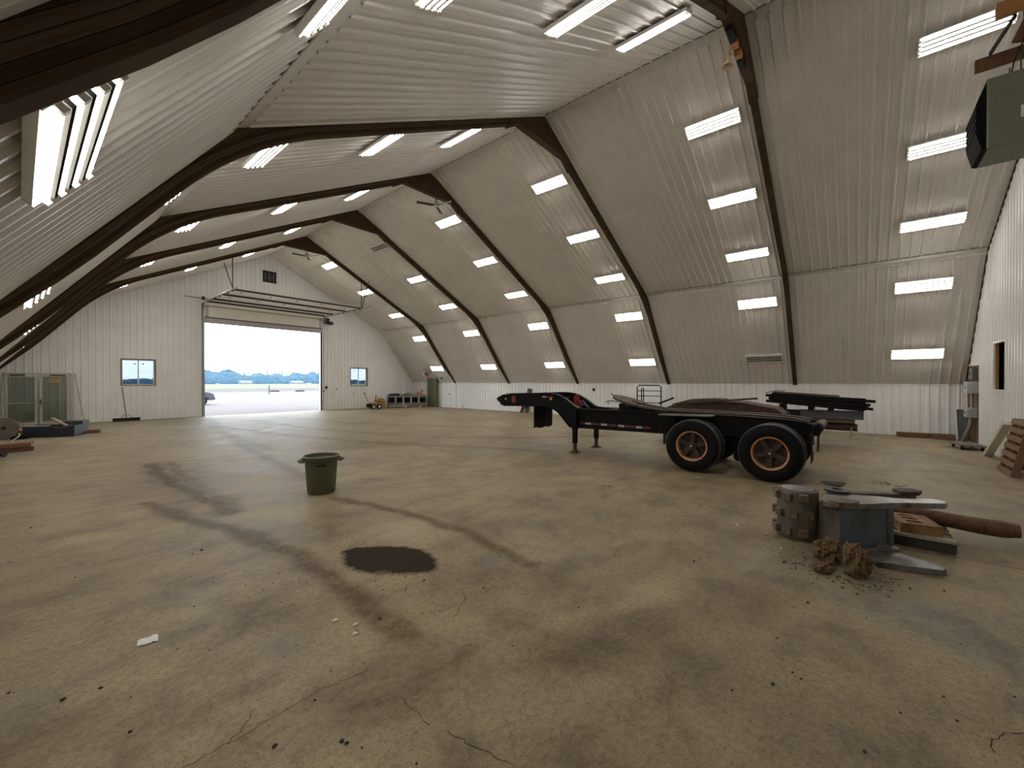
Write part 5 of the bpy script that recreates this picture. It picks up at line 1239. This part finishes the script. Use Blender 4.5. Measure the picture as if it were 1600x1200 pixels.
for q in range(420):
    while True:
        x, y = random.uniform(-.5, 7), random.uniform(-.8, 8)
        if random.random() < .25 + .75 * math.exp(-((x - 2.4)**2 + (y - 3.3)**2) / 1.2): break
    if math.hypot(x - 3.22, y - 6.8) < .4 or (x > 4.7 and y < 1.3): continue
    s = random.uniform(.003, .008); mb.blob((x, y, s*.4), (s, s, s*.6), q, .3, 2, 1)
tag(mb.build('floor_grit', M['clod']), 'fine dark grit scattered over the concrete floor', 'grit', kind='stuff')
mb = MB(); mb.add([(9.43,.49,.012),(9.49,.13,.03),(9.18,.21,.008),(9.21,.38,.01)], [(0,1,2,3)]); o = mb.build('shingle_piece', M['darksteel']); sd = o.modifiers.new('solid', 'SOLIDIFY'); sd.thickness = .008
tag(o, 'dark flat shingle piece on the floor behind the lugged drum', 'shingle')
mb = MB()
for q in range(40):
    a = random.uniform(0, 6.28); r_ = random.uniform(.0, .12); x, y = 6.69 + r_*math.cos(a), 3.38 + r_*math.sin(a); b_ = random.uniform(0, 6.28)
    mb.bar((x, y, .006), (x + .09*math.cos(b_), y + .09*math.sin(b_), .012 + random.uniform(0, .02)), .008, .004)
tag(mb.build('straw_tuft', M['straw']), 'small tuft of pale straw on the floor before the trailer', 'straw', kind='stuff')
mb = MB()
for q in range(26):
    a = random.uniform(0, 6.28); r_ = random.uniform(.0, .22); x, y = 9.99 + r_*math.cos(a), -.47 + r_*math.sin(a); b_ = random.uniform(0, 6.28)
    mb.bar((x, y, .006), (x + .07*math.cos(b_), y + .07*math.sin(b_), .012), .008, .004)
tag(mb.build('straw_bits', M['mud']), 'brown straw bits on the floor right of the trailer', 'straw', kind='stuff')

# ------------------------------------------------------------------ outside
def ground(name, y0, y1, mat, z):
    mb = MB(); xs = np.linspace(-260, 420, 18)
    mb.add([(x, y, z) for x in xs for y in (y0, y1)], [(2*i, 2*i+2, 2*i+3, 2*i+1) for i in range(len(xs)-1)])
    return tag(mb.build(name, mat, fix=False), kind='structure')
ground('ground_yard', YF + .18, 82, M['gravel'], -.03); ground('ground_stubble', 82, 122, M['rubble'], -.03); ground('ground_grass', 122, 700, M['grass'], -.03)
t = root('parked_car', (7.75, 39.6, -.03), 'dark blue car outside, its front showing beside the left door jamb', 'car')
body = [(-2.2,.45),(-2.25,.8),(-2.1,1.0),(-1.6,1.05),(-1.2,1.52),(.2,1.55),(.85,1.12),(1.75,1.02),(2.12,.9),(2.2,.62),(2.15,.40),(1.85,.36),(1.78,.55),(1.6,.68),(1.36,.72),(1.12,.66),(.96,.5),(.92,.34),(-.95,.34),(-1.0,.5),(-1.15,.66),(-1.4,.72),(-1.65,.66),(-1.8,.5),(-1.85,.36)]
mb = MB(); mb.prism(body, lambda a, b: (a, -.86, b), lambda a, b: (a, .86, b)); mb.build('car_body', M['carpaint'], t, bevel=.05)
mb = MB(); mb.prism([(-1.45,1.10),(-1.15,1.47),(.15,1.5),(.72,1.12)], lambda a, b: (a, -.875, b), lambda a, b: (a, .875, b)); mb.build('side_window', M['carglass'], t)
mb = MB(); mb.b2((1.95, -.8, .72), (2.16, -.5, .86)); mb.b2((1.95, .5, .72), (2.16, .8, .86)); mb.build('headlight', M['white'], t)
mb = MB(); mb.b2((2.1, -.8, .42), (2.24, .8, .56)); mb.build('bumper', M['blackrough'], t, bevel=.02)
for x in (-1.4, 1.36):
    for y in (-.78, .78):
        mb = MB(); mb.lathe([(.2,-.11),(.31,-.11),(.34,-.08),(.34,.08),(.31,.11),(.2,.11)], c=(x, y, .34), axis='y', n=28, close=True); ty = mb.build('tyre', M['rubber'], t, smooth=True)
        mb = MB(); mb.cyl((x, y - .10, .34), (x, y + .10, .34), .205, n=24); mb.build('alloy_wheel', M['alloy'], ty, smooth=True)
# distant trees, sheds and a post
random.seed(21)
tx = 24
k = 0; PLACES = []
while tx < 190:
    hgt = random.uniform(5.5, 8.8); wd = random.uniform(8, 11); yy = 303 + 8 * (len(PLACES) % 5) + random.uniform(0, 1); PLACES.append((tx * yy / 303, yy, hgt * yy / 303, wd, 0)); tx += wd * random.uniform(.42, .60)
for x in (112, 128, 133, 139): PLACES.append((x, 362, 12.5, 1.7, 1))
PLACES.sort(key=lambda q: q[0] / q[1])
for k, (x, y, h, w, con) in enumerate(PLACES):
    if not con and (x < 56 or x > 154): h *= .38; w *= .9
    t = root('conifer_tree' if con else 'distant_tree', (x, y, 0), 'x', 'tree', group='trees on the horizon')
    side = 'seen through the left window' if x < 55 else 'seen through the right window' if x > 155 else 'in the tree line beyond the door'
    cnt = sum(1 for q in PLACES[:k+1] if (q[0] < 55) == (x < 55) and (q[0] > 155) == (x > 155) and q[4] == con)
    W20 = 'first second third fourth fifth sixth seventh eighth ninth tenth eleventh twelfth thirteenth fourteenth fifteenth sixteenth seventeenth eighteenth nineteenth twentieth twentyfirst twentysecond twentythird twentyfourth twentyfifth twentysixth twentyseventh twentyeighth'.split()
    t['label'] = '%s %s, %s from the left' % ('thin pointed tree' if con else 'round blue green tree', side, W20[min(cnt-1, 27)])
    mb = MB()
    if con: mb.lathe([(.001, h), (w*.3, h*.7), (w*.25, h*.68), (w*.55, h*.42), (w*.45, h*.4), (w*.8, h*.12), (.001, h*.1)], n=12)
    else:
        for q in range(5): mb.blob((random.uniform(-w*.35, w*.35), random.uniform(-.5, .5), h*(.26 + .12*q)), (w*.46, w*.22, h*.30), k*7+q, .4, 2.2, 3)
    mb.build('crown', M['leaf'], t)
    mb = MB(); mb.cyl((0, 0, -.03), (0, 0, h*.4), w*.05 + .05, n=8); mb.build('trunk', M['bark'], t)
for (x, y, w, lab) in ((92, 296, 6, 'pale low shed before the tree line, left of the door middle'), (123, 296, 7, 'pale low shed before the tree line, right of the door middle')):
    t = root('distant_shed', (x, y, 0), lab, 'shed', group='sheds on the horizon')
    mb = MB(); mb.b2((-w/2, -3, -.03), (w/2, 3, 1.2)); mb.build('shed_wall', M['barn'], t)
    mb = MB(); mb.prism([(-3.4, 1.1), (0, 2.2), (3.4, 1.1)], lambda a, b: (-w/2 - .3, a, b), lambda a, b: (w/2 + .3, a, b)); mb.build('shed_roof', M['barn'], t)
mb = MB(); mb.cyl((0,0,-.03), (0,0,1.25), .07, n=8); tag(mb.build('marker_post', M['strut'], loc=(23.6, 66, 0)), 'lone dark marker post standing in the gravel yard outside', 'post')
for k, (x, y, lab) in enumerate(((33, 78, 'dark low heap at the yard edge, seen right in the doorway'), (29.5, 80, 'low dark heap at the yard edge beside the marker post'))):
    mb = MB(); mb.blob((0,0,.1), (.8,.4,.2), 60 + k, .3); tag(mb.build('dirt_heap', M['rubble'], loc=(x, y, 0)), lab, 'dirt heap')
# real haze lying over the fields
m, nt, b = newmat('field_haze'); nt.nodes.remove(b)
vs_ = N(nt, 'ShaderNodeVolumeScatter'); vs_.inputs['Color'].default_value = (.30,.60,1,1); vs_.inputs['Density'].default_value = .0034; vs_.inputs['Anisotropy'].default_value = .2
nt.links.new(vs_.outputs[0], nt.nodes['Material Output'].inputs['Volume'])
mb = MB(); mb.b2((-200, 230, .0), (420, 290, 7.5)); tag(mb.build('ground_haze', m), 'pale blue haze lying over the fields before the distant trees', 'haze', kind='stuff')

# ------------------------------------------------------------------ light, sky, camera
w = bpy.data.worlds.new('overcast_sky'); SC.world = w; w.use_nodes = True
nt = w.node_tree; bg = nt.nodes['Background']
tc = nt.nodes.new('ShaderNodeTexCoord'); sx = nt.nodes.new('ShaderNodeSeparateXYZ'); nt.links.new(tc.outputs['Generated'], sx.inputs[0])
rp = ramp(nt, sx.outputs[2], [(.0, (.74,.88,1.0)), (.12, (.78,.89,1.0)), (.45, (.80,.90,1.0))]); nt.links.new(rp.outputs[0], bg.inputs[0])
bg.inputs[1].default_value = 6.2
sl = bpy.data.lights.new('hazy_sun', 'SUN'); sl.energy = .9; sl.angle = R(25); sl.color = (1, .95, .9)
so = bpy.data.objects.new('hazy_sun', sl); COL.objects.link(so); so.rotation_euler = (R(-28), R(-18), 0)

cd = bpy.data.cameras.new('camera'); co_ = bpy.data.objects.new('camera', cd); COL.objects.link(co_)
yaw, pit, rol = R(50.1596), R(-.3294), R(.0730)
F = Vector((math.sin(yaw)*math.cos(pit), math.cos(yaw)*math.cos(pit), math.sin(pit))); Rr = Vector((math.cos(yaw), -math.sin(yaw), 0)); U = Rr.cross(F)
R2 = Rr*math.cos(rol) + U*math.sin(rol); U2 = U*math.cos(rol) - Rr*math.sin(rol)
co_.rotation_euler = Matrix((R2, U2, -F)).transposed().to_euler(); co_.location = (0, 0, 1.832)
cd.sensor_width = 36; cd.lens = 36 * 644.52 / 1600; cd.clip_start = .05; cd.clip_end = 1500
SC.camera = co_

# give every loose single-mesh thing an origin at its own base
bpy.context.view_layer.update()
for o in list(SC.objects):
    if o.type == 'MESH' and o.parent is None and o.get('kind') != 'structure' and not o.children and tuple(o.location) == (0, 0, 0) and tuple(o.rotation_euler) == (0, 0, 0):
        c = [v.co for v in o.data.vertices]
        lo = Vector([min(p[i] for p in c) for i in range(3)]); hi = Vector([max(p[i] for p in c) for i in range(3)])
        s = Vector(((lo.x + hi.x)/2, (lo.y + hi.y)/2, lo.z)); o.data.transform(Matrix.Translation(-s)); o.location = s

vs = SC.view_settings; vs.view_transform = 'Standard'; vs.look = 'None'; vs.gamma = 1; vs.exposure = 0; vs.use_curve_mapping = False
SC.cycles.use_light_tree = True
SC.cycles.max_bounces = 8; SC.cycles.volume_bounces = 2; SC.cycles.transparent_max_bounces = 12
SC.cycles.sample_clamp_indirect = 6
